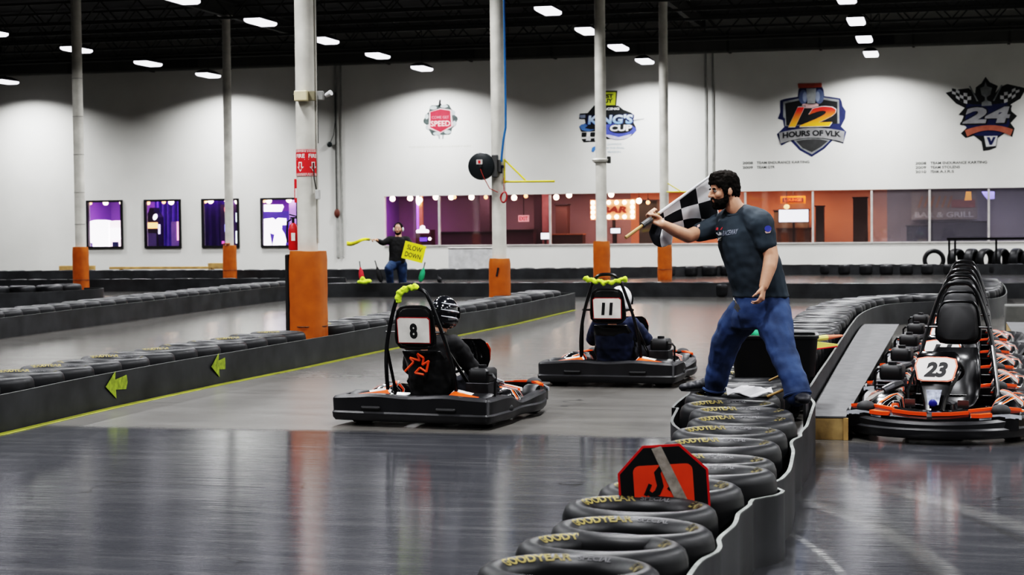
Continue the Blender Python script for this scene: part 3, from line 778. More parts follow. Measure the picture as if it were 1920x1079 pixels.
# upright tyres by the rail at the right back
for i in range(9):
    x = -.36 + i * .46 + (.12 if i else 0); 
    o = bpy.data.objects.new('tire', ME_ROUND); C.objects.link(o)
    yaw = (R(4) if i == 0 else R(48 + (i % 3) * 9))
    o.rotation_euler = Euler((R(90), 0, yaw), 'XYZ'); o.location = (x, 57.6 + (0 if i == 0 else .12) + .15, .36)
    tag(o, 'upright black tire seen face on, leftmost by the back wall rail' if i == 0 else 'upright black tire in the row along the back wall, %s right of the face-on tire' % ordw(i), 'tire', 'upright tires by the back wall rail')
rail = thing('guard_rail', 'black steel guard rail on posts above the upright tires at the right', 'railing', (1.4, 57.2, 0))
MB().box((.7, 0, 1.03), (4.1, .07, .07)).build('top_rail', blackmet, rail, None)
for x in (-1.28, -1.10, .15, 1.35, 2.6): MB().box((x, 0, .5), (.06, .06, 1.0)).build('post', blackmet, rail, None)
# planks on the far left
for (xa, xb, py_, lb, Y) in ((112, 178, 503, 'short pale wooden beam left behind the leftmost column', 54.5), (206, 420, 503, 'long thin pale plank lying below the small windows', 56.5), (391, 424, 498, 'short pale wooden block left of the torn orange pad', 54.0)):
    a = at_y(xa, py_, Y); b = at_y(xb, py_, Y); h_ = .16 if xb - xa < 100 else .09
    o = thing('wooden_plank', lb, 'plank', ((a.x + b.x) / 2, Y, 0))
    MB().box((0, 0, a.z), (b.x - a.x, .12, h_)).build('plank', wood, o, None, .01)
    for sx in (-.4, .4): MB().box((sx * (b.x - a.x), 0, (a.z - h_ / 2) / 2), (.1, .1, a.z - h_ / 2)).build('leg', woodend, o, None)
# white low box at the back wall, green pennants kept at far marshal's post are below

# ------------------------------------------------------------------ pit decks
dk = thing('pit_deck', 'narrow grey carpeted wooden deck between the center barrier and the parked karts', 'platform', (-.85, 19.5, 0))
MB().poly([(-1.01, 13.55), (-.735, 13.55), (-.70, 18), (-.64, 25.6), (-1.15, 25.6), (-1.10, 20), (-1.04, 15)], .012, Matrix.Translation((.85, -19.5, .17))).build('carpet_top', deckm, dk, None)
MB().box((-.02, -5.93, .085), (.265, .03, .168)).build('front_board', woodend, dk, None)
MB().box((.115, -5.94, .085), (.035, .03, .168)).build('corner_stud', wood, dk, None)
darkb = mat('dark deck side', (.02, .018, .015), .7)
MB().box((.10, .05, .084), (.03, 11.9, .165)).build('side_board', darkb, dk, None)
MB().box((-.16, .05, .084), (.03, 11.9, .165)).build('side_board', darkb, dk, None)
dk2 = thing('pit_deck', 'grey carpeted deck on the right edge, right of the parked karts', 'platform', (2.0, 20, 0))
MB().box((0, 0, .176), (2.3, 12.4, .012)).build('carpet_top', deckm, dk2, None)
MB().box((-1.135, 0, .085), (.03, 12.4, .168)).build('side_board', woodend, dk2, None)
MB().box((0, 6.18, .085), (2.24, .03, .168)).box((0, -6.18, .085), (2.24, .03, .168)).build('end_board', woodend, dk2, None)
lk = MB().box((1.75, 26.9, .20), (1.8, .5, .40)).build('low_block_wall', mat('grey block', (.09, .09, .085), .7), None, 30, .02)
tag(lk, 'low grey padded block at the end of the right pit deck', 'block')

# ------------------------------------------------------------------ octagonal sign on the tyres
so = at_d(1245, 919, 8.0)
ct = thing('octagonal_sign', 'red rimmed black octagonal sign with orange panel stuck in the tires of the center barrier', 'sign', so)
Rr = .222
vdir = -ray(1245, 919); vdir.z = 0; vdir.normalize()
Ms = frame((0, 0, 0), Vector((-vdir.y, vdir.x, 0.06)), Vector((-.04 * vdir.x, -.04 * vdir.y, 1)))
octa = lambda r_: [(r_ * math.cos(R(22.5 + 45 * i)), r_ * math.sin(R(22.5 + 45 * i))) for i in range(8)]
MB().poly(octa(Rr), .008, Ms).build('rim', redm, ct, None)
MB().poly(octa(Rr - .011), .002, Ms @ Matrix.Translation((0, 0, .008))).build('black_face', mat('sign black', (.012, .012, .013), .5), ct, None)
op = []
for cx_, cy_, a0 in ((.105, .085, 0), (-.105, .085, 90), (-.105, -.14, 180), (.105, -.14, 270)):
    op += [(cx_ + .03 * math.cos(R(a0 + k * 22.5)), cy_ + .03 * math.sin(R(a0 + k * 22.5))) for k in range(5)]
signor = mat('sign orange', (.70, .075, .02), .5, 0, .1, 9)
MB().poly(op, .002, Ms @ Matrix.Translation((0, 0, .010))).build('orange_panel', signor, ct, None)
sq = MB(); path = [(.03, .085), (.015, .10), (-.01, .10), (-.025, .08), (-.02, .05), (-.015, .02), (-.03, -.01), (-.055, -.02), (-.075, -.005)]
wd = .012
Lp = []; Rp = []
for i, (x, y) in enumerate(path):
    a = Vector(path[max(i - 1, 0)]); b = Vector(path[min(i + 1, len(path) - 1)]); t = (b - a).normalized(); n_ = Vector((-t.y, t.x)); w2 = wd * (1.25 if 2 < i < 7 else .9)
    Lp.append(Vector((x, y)) + n_ * w2); Rp.append(Vector((x, y)) - n_ * w2)
MZ = Ms @ Matrix.Translation((0, 0, .0125))
sq.rings([[MZ @ Vector((a.x, a.y, 0)), MZ @ Vector((b.x, b.y, 0)), MZ @ Vector((b.x, b.y, .001)), MZ @ Vector((a.x, a.y, .001))] for a, b in zip(Lp, Rp)])
for a, b in (((.02, .0), (.055, .035)), ((.035, -.015), (.07, .015)), ((.03, .03), (.055, -.02)), ((-.06, .03), (-.085, -.02))):
    a = Vector(a); b = Vector(b); t = (b - a).normalized(); n_ = Vector((-t.y, t.x)) * .008
    sq.poly([tuple(a + n_), tuple(a - n_), tuple(b - n_), tuple(b + n_)], .001, MZ)
sq.build('painted_squiggle', black, ct, None)
tp = [(-.045, .19), (.0, .20), (.125, -.10), (.08, -.13)]
MB().poly(tp, .001, Ms @ Matrix.Translation((0, 0, .0145))).build('clear_tape', mat('grey tape', (.30, .27, .24), .25, 0, .3, 30), ct, None)

# rolled white flag on the tyres by the flagman's feet, second stick behind
o = thing('rolled_flag', 'white flag with a wooden stick lying on the tires between the flagman\'s feet', 'flag', at_d(1400, 738, 12.5))
L0 = Vector(o.location)
cl = MB(); rows = []
for j in range(5):
    row = []
    for i in range(9):
        p = at_d(1358 + i * 11 + (4 - j) * 1.5, 742 - j * 3.2, 12.42 + j * .05); p.z = .452 + .018 * math.sin(i * 1.1 + j) + (.03 if j > 1 else 0)
        row.append(p - L0)
    rows.append(row)
for r_ in range(4):
    cl.rings([[a, b, b + Vector((0, 0, -.006)), a + Vector((0, 0, -.006))] for a, b in zip(rows[r_], rows[r_ + 1])])
cl.build('cloth', mat('white flag cloth', (.50, .50, .52), .8, 0, .1, 6), o, 60)
MB().tube([at_d(1440, 744, 12.35) - L0, at_d(1477, 728, 12.2) - L0], .010, 8).build('stick', wood, o)
st = MB().tube([at_d(1443, 714, 13.3), at_d(1462, 705, 13.2)], .009, 8).build('wooden_stick', wood)
tag(st, 'short wooden stick end on the tire in front of the black bin', 'stick')

# black bin behind the flagman's legs
bn = thing('storage_bin', 'black plastic bin on the tires behind the flagman\'s legs', 'bin', at_d(1452, 706, 14.15))
bn.rotation_euler.z = R(6); bn.location.z = .435
rings = []
def rrect(a, b, r_, z, n=5):
    out = []
    for cx_, cy_, a0 in ((a - r_, b - r_, 0), (-a + r_, b - r_, 90), (-a + r_, -b + r_, 180), (a - r_, -b + r_, 270)):
        out += [Vector((cx_ + r_ * math.cos(R(a0 + 90 * k / n)), cy_ + r_ * math.sin(R(a0 + 90 * k / n)), z)) for k in range(n + 1)]
    return out
binm = mat('black bin plastic', (.006, .006, .007), .4, 0, .2, 4)
MB().rings([rrect(.315, .19, .06, 0), rrect(.34, .21, .07, .30), rrect(.35, .22, .075, .305), rrect(.35, .22, .075, .33), rrect(.325, .195, .06, .33), rrect(.30, .175, .05, .03)], True, True).build('bin_body', binm, bn, 40)
MB().rings([rrect(.351, .221, .076, .322), rrect(.351, .221, .076, .332), rrect(.335, .205, .07, .332)], True, False).build('rim', mat('bin rim', (.10, .10, .095), .35), bn, 40)
gc = MB()
for i in range(7): gc.ell((-.16 + i * .035, -.05 + .04 * math.sin(i * 2), .33 + .03 * math.sin(i * 1.7)), (.07, .07, .045))
tag(gc.fused('green_cloth', greencl, None, .012, 3), 'green cloth bundled in the black bin behind the flagman', 'cloth').location = bn.location
for nm, px0, px1, lb in (('rolled_flag', [(1519, 637), (1579, 630)], 5, 'yellow rolled flag with red tip lying on the tires right of the black bin'), ):
    a = at_d(*px0[0], 17.9); b = at_d(*px0[1], 18.3)
    o = thing(nm, lb, 'flag', (a + b) / 2); c = (a + b) / 2
    MB().tube([a - c, (a * .5 + b * .5) - c], [.028, .03], 8).build('cloth', mat('pale yellow cloth', (.62, .55, .16), .8), o)
    MB().tube([(a * .5 + b * .5) - c, b - c], [.028, .012], 8).build('red_tip', mat('coral cloth', (.62, .20, .12), .8), o)
a = [at_d(*p, 16.9) for p in ((1522, 640), (1572, 646), (1570, 650), (1531, 655))]
c = sum(a, Vector()) / 4
o = thing('pennant', 'small yellow pennant with red edge lying on the tires right of the black bin', 'flag', c)
MB().add([p - c for p in a] + [p - c + Vector((0, .02, 0)) for p in a], [(0, 1, 2, 3), (7, 6, 5, 4), (0, 4, 5, 1), (1, 5, 6, 2), (2, 6, 7, 3), (3, 7, 4, 0)]).build('cloth', mat('pennant yellow', (.65, .60, .16), .8), o, None)
MB().tube([a[2] - c, a[3] - c], .008, 6).build('red_edge', redm, o)
a = at_d(1496, 598, 17.5)
o = tag(MB().ell((0, 0, 0), (.06, .05, .035)).ell((.05, .02, .01), (.05, .04, .03)).fused('yellow_rag', yellowcl, None, .012, 3), 'small crumpled yellow rag on the tires right of the flagman', 'rag'); o.location = (a.x, a.y, .46)

# ------------------------------------------------------------------ karts (local: +Y forward, +X driver's right)
def smoothpts(P, n=6, closed=True):
    P = [Vector(p) for p in P]; out = []; m = len(P)
    for i in range(m if closed else m - 1):
        g = (lambda k: P[k % m]) if closed else (lambda k: P[max(0, min(m - 1, k))])
        p0, p1, p2, p3 = g(i - 1), g(i), g(i + 1), g(i + 2)
        for k in range(n):
            t = k / n
            out.append(.5 * ((2 * p1) + (p2 - p0) * t + (2 * p0 - 5 * p1 + 4 * p2 - p3) * t * t + (3 * p1 - p0 - 3 * p2 + p3) * t ** 3))
    if not closed: out.append(P[-1])
    return out
def rot(ax, d): return Matrix.Rotation(R(d), 3, ax)
def wheel(parent, x, y, r, w):
    m = MB().lathe([(r * .52, -w / 2 + .01), (r * .62, -w / 2), (r * .9, -w / 2), (r, -w / 2 + .025), (r, w / 2 - .025), (r * .9, w / 2), (r * .62, w / 2), (r * .52, w / 2 - .01)], 24, M=rot('Y', 90), loop=True)
    o = m.build('wheel', rubber, parent, 50, loc=(x, y, r))
    MB().lathe([(.0, -.02), (r * .2, -.03), (r * .25, 0), (r * .5, -w * .3), (r * .54, -w / 2 + .005), (r * .54, w / 2 - .005), (r * .5, w * .3), (r * .25, .02), (.0, .03)], 20, M=rot('Y', 90)).build('rim', mat('grey kart rim', (.12, .12, .125), .35, .6), o, 40)
    return o
def make_kart():
    t = thing('racing_kart', '', 'kart', (0, 0, 0))
    # wrap-round bumper
    half = [(.0, -.80, .255), (.30, -.805, .27), (.50, -.80, .258), (.66, -.79, .25), (.712, -.745, .245), (.72, -.5, .25), (.72, -.3, .24), (.70, -.14, .20), (.685, .0, .17), (.70, .14, .18), (.72, .28, .20), (.70, .46, .205), (.62, .64, .20), (.46, .78, .185), (.25, .86, .175), (.0, .885, .17)]
    P = half + [(-x, y, z) for x, y, z in reversed(half[1:-1])]
    P = [(x, y if y < .3 else .3 + (y - .3) * 1.28, z) for x, y, z in P]; S = smoothpts(P, 4); rings = []
    m = len(S)
    for i, p in enumerate(S):
        tg = (S[(i + 1) % m] - S[i - 1]); tg.z = 0; tg.normalize(); n_ = Vector((tg.y, -tg.x, 0))
        b = Vector((p.x, p.y, 0)); zt = p.z
        rings.append([b + n_ * -.015 + Vector((0, 0, .045)), b + n_ * .006 + Vector((0, 0, .07)), b + n_ * .012 + Vector((0, 0, .11)), b + n_ * .0 + Vector((0, 0, .125)), b + n_ * .004 + Vector((0, 0, zt - .02)), b + n_ * -.012 + Vector((0, 0, zt)), b + n_ * -.075 + Vector((0, 0, zt + .004)), b + n_ * -.085 + Vector((0, 0, .05))])
    rings.append(rings[0])
    bu = MB().rings(rings, True, False).build('bumper', blackpl, t, 40)
    for x in (-.34, .34):
        sl_ = MB().tube([(x - .075, -.808, .155), (x + .075, -.808, .155)], .017, 8).ell((x - .075, -.808, .155), .017, None, 8, 6).ell((x + .075, -.808, .155), .017, None, 8, 6)
        sl_.build('bumper_slot', black, bu)
    for x in (-.47, -.47, .47):
        pass
    MB().ell((.716, -.32, .13), (.015, .05, .035)).build('bumper_slot', black, bu); MB().ell((-.716, -.32, .13), (.015, .05, .035)).build('bumper_slot', black, bu)
    # frame rails + floor tray
    fr = MB()
    for s in (-1, 1):
        fr.tube(smoothpts([(s * .34, -.72, .13), (s * .36, -.3, .09), (s * .30, .1, .085), (s * .25, .5, .085), (s * .22, .78, .10)], 5, False), .016, 8)
    for y, w_ in ((-.62, .34), (-.3, .36), (.12, .30), (.5, .25)): fr.tube([(-w_, y, .095), (w_, y, .095)], .014, 8)
    fr.build('frame', blackmet, t)
    MB().box((0, .22, .065), (.50, 1.05, .012)).build('floor_tray', darkmet, t, None)
    tail = MB().rings([[Vector((x, y, z)) for x, y, z in ((-.62, -.70, .20), (.62, -.70, .20), (.60, -.42, .235), (.30, -.36, .25), (-.30, -.36, .25), (-.60, -.42, .235))], [Vector((x, y, z - .025)) for x, y, z in ((-.62, -.70, .20), (.62, -.70, .20), (.60, -.42, .235), (.30, -.36, .25), (-.30, -.36, .25), (-.60, -.42, .235))]])
    tail.build('rear_cover', glossblk, t, None, .008)
    ax = MB().cyl((-.6, -.52, .14), (.6, -.52, .14), .018, 10); ax.build('rear_axle', chrome, t)
    for s in (-1, 1):
        wheel(t, s * .55, -.52, .138, .19); wheel(t, s * .56, .58, .128, .125)
    # side pods with graphics
    for s in (-1, 1):
        rings = []
        for y, xi, xo, zt in ((-.36, .40, .60, .19), (-.30, .36, .64, .27), (-.12, .36, .66, .30), (.12, .36, .66, .27), (.27, .36, .63, .23), (.33, .42, .56, .17)):
            mid = (xi + xo) / 2
            rings.append([Vector((s * a, y, z)) for a, z in ((xi, .08), (xi, zt - .05), (xi + .03, zt), (mid, zt + .012), (xo - .04, zt - .03), (xo, zt - .10), (xo, .08))])
        if s < 0: rings = [list(reversed(r_)) for r_ in rings]
        MB().rings(rings).build('side_pod', graphic, t, 50)
        # explicit swooshes
        for dy, mm, w_ in ((0, orange, .045), (.055, white, .020), (-.05, silver, .012)):
            sp_ = []
            for k in range(9):
                u = k / 8; y = -.25 + .42 * u + dy; x = .385 + .22 * u ** 1.3
                zt = .285 + .03 * math.sin(PI * u) - .05 * u
                sp_.append((s * x, y, zt))
            rr = []
            for i_, p in enumerate(sp_):
                ww = w_ * (1 - .55 * i_ / 8)
                p = Vector(p); rr.append([p + Vector((0, -ww / 2, -.01)), p + Vector((0, ww / 2, -.01)), p + Vector((0, ww / 2, .02)), p + Vector((0, -ww / 2, .02))])
            MB().rings(rr).build('pod_stripe', mm, t, None)
        # rear wing of the pod seen from behind
        MB().rings([[Vector((s * .26, -.60, .245)), Vector((s * .30, -.56, .285)), Vector((s * .32, -.54, .285)), Vector((s * .28, -.58, .24))], [Vector((s * .50, -.66, .222)), Vector((s * .53, -.62, .25)), Vector((s * .55, -.60, .25)), Vector((s * .52, -.64, .22))]]).build('rear_flash', orange, t, None)
        MB().rings([[Vector((s * .27, -.56, .262)), Vector((s * .30, -.52, .302)), Vector((s * .31, -.51, .302)), Vector((s * .28, -.55, .26))], [Vector((s * .51, -.60, .235)), Vector((s * .54, -.56, .262)), Vector((s * .55, -.55, .262)), Vector((s * .52, -.59, .235))]]).build('rear_flash', white, t, None)
    # seat
    rings = []
    for y, z, w_, d in ((-.52, .62, .17, .0), (-.47, .50, .20, .06), (-.42, .36, .21, .09), (-.36, .22, .21, .10), (-.25, .13, .20, .09), (-.08, .12, .19, .07), (.06, .16, .17, .03)):
        row = []
        for k in range(13):
            u = -1 + 2 * k / 12
            up = Vector((0, .35, .9)) if z > .3 else Vector((0, .1, 1))
            row.append(Vector((w_ * u * (1.0), y, z)) + up * (d * abs(u) ** 3 * 1.2) * (.3 if z > .3 else 1) + (Vector((0, d * abs(u) ** 3 * 1.3, 0)) if z > .3 else Vector()))
        rings.append(row)
    vs = [p for r_ in rings for p in r_]; fs_ = []
    for a in range(len(rings) - 1):
        for b in range(12): fs_.append((a * 13 + b, a * 13 + b + 1, (a + 1) * 13 + b + 1, (a + 1) * 13 + b))
    se = MB().add(vs, fs_).build('seat', mat('black seat shell', (.009, .009, .010), .3, 0, .2, 5), t, 50)
    so_ = se.modifiers.new('thick', 'SOLIDIFY'); so_.thickness = .015
    # roll hoop
    hp = MB()
    outer = smoothpts([(-.315, -.50, .17), (-.31, -.56, .42), (-.275, -.62, .66), (-.205, -.665, .90), (-.145, -.68, 1.06), (-.088, -.685, 1.13), (0, -.685, 1.145), (.088, -.685, 1.13), (.145, -.68, 1.06), (.205, -.665, .90), (.275, -.62, .66), (.31, -.56, .42), (.315, -.50, .17)], 5, False)
    hp.tube(outer, .017, 10)
    hp.tube([(-.27, -.64, .78), (.27, -.64, .78)], .011, 8)
    hp.build('roll_hoop', blackmet, t)
    for s in (-1, 1): MB().tube([(s * .275, -.62, .64), (s * .36, -.3, .28), (s * .34, -.2, .12)], .014, 8).build('hoop_stay', blackmet, t)
    # head rest with frame, plate carrier on its rear
    n_ = 28
    def sup(a, b, y, e=5.0, zc=.82, tp=.10):
        out = []
        for k in range(n_):
            q_ = 2 * PI * k / n_; c_, s_ = math.cos(q_), math.sin(q_)
            rr = 1 / ((abs(c_) ** e + abs(s_) ** e) ** (1 / e))
            x, z = a * rr * c_, b * rr * s_
            out.append(Vector((x * (1 - tp * z / b), y + .10 * (.82 - zc - z), zc + z)))
        return out
    MB().rings([sup(.150, .15, -.655), sup(.160, .16, -.64), sup(.160, .16, -.60), sup(.140, .14, -.575)]).build('head_rest', mat('black head rest foam', (.010, .010, .011), .6, 0, .2, 9, .04), t, 50)
    hf = MB(); hf.tube(sup(.170, .172, -.648), .013, 8, True); hf.build('head_rest_frame', blackmet, t)
    # steering
    c = Vector((0, .17, .49)); Mt = rot('X', 52)
    stw = MB().tube([c + Mt @ Vector((.145 * math.cos(a), .13 * math.sin(a), 0)) for a in [2 * PI * i / 24 for i in range(24)]], .014, 8, True)
    stw.tube([c + Mt @ Vector((-.14, 0, 0)), c, c + Mt @ Vector((.14, 0, 0))], .010, 6).tube([c, c + Mt @ Vector((0, -.12, 0))], .01, 6).build('steering_wheel', blackmet, t)
    MB().tube([c, (0, .52, .12)], .010, 8).build('steering_column', chrome, t)
    for s in (-1, 1):
        MB().tube([(s * .20, .45, .10), (s * .20, .58, .26)], .009, 6).box((s * .20, .585, .265), (.08, .02, .06)).build('pedal', chrome, t)
        MB().tube([(s * .06, .40, .12), (s * .50, .50, .128)], .009, 6).build('tie_rod', chrome, t)
    MB().rings([rrect(.10, .12, .03, .075), rrect(.11, .13, .035, .16), rrect(.10, .12, .035, .24), rrect(.05, .06, .02, .26)]).build('fuel_tank', glossblk, t, 40, loc=(0, .28, 0))
    # engine on the right
    e = MB(); e.box((.50, -.40, .26), (.20, .26, .20))
    for i in range(6): e.box((.50, -.28 + .0, .20 + i * .03), (.22, .10, .012))
    en = e.build('engine', darkmet, t, None, .006)
    MB().rings([rrect(.085, .10, .03, .36), rrect(.095, .11, .035, .38), rrect(.095, .11, .035, .455), rrect(.08, .095, .03, .475)]).build('air_box', mat('engine cover plastic', (.012, .012, .013), .45), en, 40, loc=(.50, -.40, 0))
    MB().cyl((.50, -.40, .475), (.50, -.40, .50), .035, 14).build('filler_cap', blackpl, en)
    MB().tube([(.60, -.52, .22), (.665, -.54, .24), (.67, -.54, .40), (.64, -.52, .43), (.60, -.50, .43)], .011, 8).build('engine_guard', blackmet, en)
    MB().tube([(.44, -.30, .30), (.40, -.18, .34), (.44, -.02, .33), (.50, .04, .30)], [.022, .028, .035, .03], 10).build('exhaust_pipe', darkmet, en)
    # nose: low spoiler with stripes
    rings = []
    for x, y0, z0 in ((-.63, .62, .205), (-.50, .70, .225), (-.30, .79, .215), (0, .83, .20), (.30, .79, .215), (.50, .70, .225), (.63, .62, .205)):
        rings.append([Vector((x, y0 - .22, .10)), Vector((x, y0 - .20, z0 + .035)), Vector((x, y0 - .10, z0 + .03)), Vector((x, y0, z0 - .015)), Vector((x, y0, .10))])
    no = MB().rings(rings).build('front_spoiler', glossblk, t, 50, loc=(0, .17, 0))
    def ribbon(pts, w0, w1, h):
        rr = []
        for i_, p in enumerate(pts):
            p = Vector(p); u = i_ / (len(pts) - 1); w_ = w0 + (w1 - w0) * u
            a = Vector(pts[max(i_ - 1, 0)]); b = Vector(pts[min(i_ + 1, len(pts) - 1)]); tt = (b - a); tt.z = 0; tt.normalize(); nn = Vector((-tt.y, tt.x, 0)) * w_ / 2
            rr.append([p - nn - Vector((0, 0, .02)), p + nn - Vector((0, 0, .02)), p + nn + Vector((0, 0, h)), p - nn + Vector((0, 0, h))])
        return MB().rings(rr)
    for s in (-1, 1):
        ribbon([(s * .62, .47, .248), (s * .54, .55, .262), (s * .42, .62, .262), (s * .28, .70, .250)], .05, .03, .006).build('nose_stripe', orange, no, None)
        ribbon([(s * .28, .73, .243), (s * .15, .77, .232), (s * .02, .785, .228)], .016, .012, .006).build('nose_stripe', orange, no, None)
        ribbon([(s * .44, .715, .228), (s * .36, .75, .222), (s * .30, .765, .222)], .06, .03, .008).build('nose_stripe', orange, no, None)
        ribbon([(s * .645, .60, .20), (s * .57, .655, .215), (s * .48, .70, .212), (s * .36, .765, .205)], .010, .010, .012).build('nose_edge', silver, no, None)
        MB().ell((s * .50, .615, .245), (.072, .07, .05)).build('wheel_bulge', mat('matte black plastic', (.02, .02, .021), .7), no)
    # number panel (front), its white face is put on per kart
    rings = []
    for z, y, w_ in ((.16, .66, .07), (.28, .585, .085), (.40, .525, .13), (.455, .50, .16), (.55, .45, .175), (.63, .405, .155), (.655, .385, .12)):
        rings.append([Vector((-w_, y - .02, z)), Vector((-w_ * .8, y + .012, z)), Vector((0, y + .02, z)), Vector((w_ * .8, y + .012, z)), Vector((w_, y - .02, z)), Vector((w_ * .6, y - .05, z)), Vector((-w_ * .6, y - .05, z))])
    fp = MB().rings(rings).build('front_panel', glossblk, t, 40, loc=(0, .10, 0))
    Mf = frame((0, .50 + .024, .50), (-1, 0, 0), (0, -.42, 1))
    MB().poly([(-.058, -.13), (.058, -.13), (.04, -.25), (-.04, -.25)], .004, frame((0, .553, .50), (-1, 0, 0), (0, -.42, 1))).build('emblem_strip', mat('silver blue emblem', (.30, .34, .45), .4, 0, .6, 30), fp, None)
    MB().ell((0, .668, .285), (.032, .012, .03)).build('emblem', mat('blue emblem', (.02, .03, .22), .4), fp)
    Mf2 = frame((0, .508, .525), (-1, 0, 0), (0, -.50, 1))
    pl = [(-.125, -.075), (-.09, -.088), (.09, -.088), (.125, -.075), (.15, .03), (.135, .085), (.07, .098), (-.07, .098), (-.135, .085), (-.15, .03)]
    MB().poly([(x * 1.08, y * 1.09) for x, y in pl], .004, Mf2).build('plate_border', orange, fp, None)
    MB().poly(pl, .003, Mf2 @ Matrix.Translation((0, 0, .004))).build('number_plate', white, fp, None)
    return t, fp
def front_number(kart, num):
    fp = [c for c in kart.children if c.name.startswith('front_panel')][0]
    Mf2 = frame((0, .508, .525), (-1, 0, 0), (0, -.50, 1)) @ Matrix.Translation((0, 0, .0085))
    put_text(MB(), num, Mf2, .125, .175, .05, .25).build('race_number', black, fp, None)
def rear_plate(kart, num):
    M_ = frame((0, -.672, .80), (1, 0, 0), (0, -.10, 1))
    MB().poly([(-.148, -.112), (.148, -.112), (.152, .09), (.13, .108), (-.13, .108), (-.152, .09)], .006, M_).build('rear_number_plate', mat('red plate edge', (.30, .03, .03), .4), kart, None)
    o = [c for c in kart.children if c.name.startswith('rear_number_plate')][-1]
    MB().poly([(-.14, -.105), (.14, -.105), (.144, .085), (.124, .10), (-.124, .10), (-.144, .085)], .002, M_ @ Matrix.Translation((0, 0, .006))).build('plate_face', mat('plate face white', (.66, .64, .60), .5), o, None)
    put_text(MB(), num, M_ @ Matrix.Translation((0, -.008, .009)), .13, .07 if len(num) == 1 else .125, .05, .1 if len(num) > 1 else 0).build('race_number', black, o, None)

KY = [14.38, 16.33, 18.28, 20.23, 22.18]; KX = [.015, .05, .085, .12, .15]
k0, _ = make_kart()
parked = []
for i, (x, y) in enumerate(zip(KX, KY)):
    lab = ['parked black and orange kart with front number 23, first in the pit queue', 'parked black and orange kart right behind kart 23', 'parked black and orange kart third in the pit queue', 'parked black and orange kart fourth in the pit queue', 'parked black and orange kart last in the pit queue'][i]
    if i == 0: k = k0; k.location = (x, y, 0); k.rotation_euler.z = PI - R(8); k['label'] = lab; k['group'] = 'karts parked in the pit lane'
    else: k = dup(k0, (x, y, 0), PI - R(7 + .6 * (i % 2)), lab, 'karts parked in the pit lane')
    parked.append(k)
kart8 = dup(k0, (-4.18, 14.60, 0), R(-8.0), 'kart 8 driving away on track with a driver in a black helmet', 'karts racing on the track')
kart11 = dup(k0, (-3.32, 18.32, 0), R(-2.5), 'kart 11 driving away on track with a driver in a white helmet', 'karts racing on the track')
front_number(parked[0], '23'); front_number(parked[1], '11')
rear_plate(kart8, '8'); rear_plate(kart11, '11')
def world(k, p): return k.matrix_basis @ Vector(p)
# yellow rags tied to the hoops
for k, lab, pts in ((kart8, 'lime yellow rag tied to the roll hoop of kart 8', [(-.13, -.69, 1.04), (-.12, -.70, 1.10), (-.07, -.70, 1.135), (0, -.70, 1.155), (.04, -.70, 1.165)]), (kart11, 'yellow rag tied across the roll hoop of kart 11', [(-.22, -.70, 1.10), (-.15, -.70, 1.085), (-.05, -.72, 1.07), (.05, -.72, 1.065), (.14, -.70, 1.085), (.20, -.70, 1.10)])):
    m = MB()
    pts = smoothpts(pts, 4, False)
    for i, p in enumerate(pts): m.ell(world(k, p) + Vector((.006 * math.sin(i * 2.7), 0, .010 * math.sin(i * 1.9))), (.025, .025 + .006 * math.sin(i * 1.3), .017 + .010 * math.sin(i * .9) ** 2))
    tag(m.fused('yellow_rag', limecl, None, .008, 2, .010, 34), lab, 'rag')
# ------------------------------------------------------------------ people
def hand(mb, w, d, n, side, s=1.0, curl=(20, 25, 20), spread=4, thumb=40, grip=False):
    """palm and five fingers: w wrist, d towards fingertips, n palm normal, side = +1/-1 thumb direction"""
    w = Vector(w); d = Vector(d).normalized(); n = Vector(n); n = (n - d * n.dot(d)).normalized(); a = d.cross(n).normalized() * side
    L = lambda v: w + (d * v[0] + a * v[1] + n * v[2]) * s
    for k in range(5):
        u = -.034 + .017 * k
        mb.cap(L((.012, u * .62, 0)), L((.088, u, 0)), .0145 * s, .0125 * s, 8)
    lens = [(.038, .024, .019), (.044, .028, .021), (.041, .026, .020), (.032, .020, .017)]
    for f, (u, ln) in enumerate(zip((.034, .0115, -.0115, -.034), lens)):
        p = L((.090 - .004 * abs(f - 1), u, 0)); ang = 0; rr = .0098 - .0008 * (f == 3)
        sp = R((1.2 - f) * spread)
        for seg in range(3):
            ang += R(curl[seg] + f * 2)
            dirv = (d * math.cos(ang) + n * math.sin(ang)); dirv = (dirv + a * math.sin(sp) * (1 if seg == 0 else .6)).normalized()
            q = p + dirv * ln[seg] * s
            mb.cap(p, q, rr * s, (rr - .0012) * s, 8); p = q; rr -= .0011
    p = L((.022, .030, .004)); q = L((.050, .056, .014)); mb.cap(p, q, .0135 * s, .0115 * s, 8)
    dd = (d * math.cos(R(thumb)) + n * math.sin(R(thumb)) + a * .15).normalized(); q2 = q + dd * .032 * s; mb.cap(q, q2, .0112 * s, .0102 * s, 8)
    dd2 = (d * math.cos(R(thumb + 22)) + n * math.sin(R(thumb + 22)) - a * .1).normalized(); mb.cap(q2, q2 + dd2 * .024 * s, .0102 * s, .0085 * s, 8)
def loft(mb, secs, n=20):
    """secs: (centre, right vector half width, depth half, right dir, fwd dir)"""
    rings = []
    for c, a, b, r_, f_ in secs:
        rings.append([Vector(c) + Vector(r_) * (a * math.copysign(abs(math.cos(t)) ** .85, math.cos(t))) + Vector(f_) * (b * math.copysign(abs(math.sin(t)) ** .85, math.sin(t))) for t in [2 * PI * i / n for i in range(n)]])
    return mb.rings(rings)
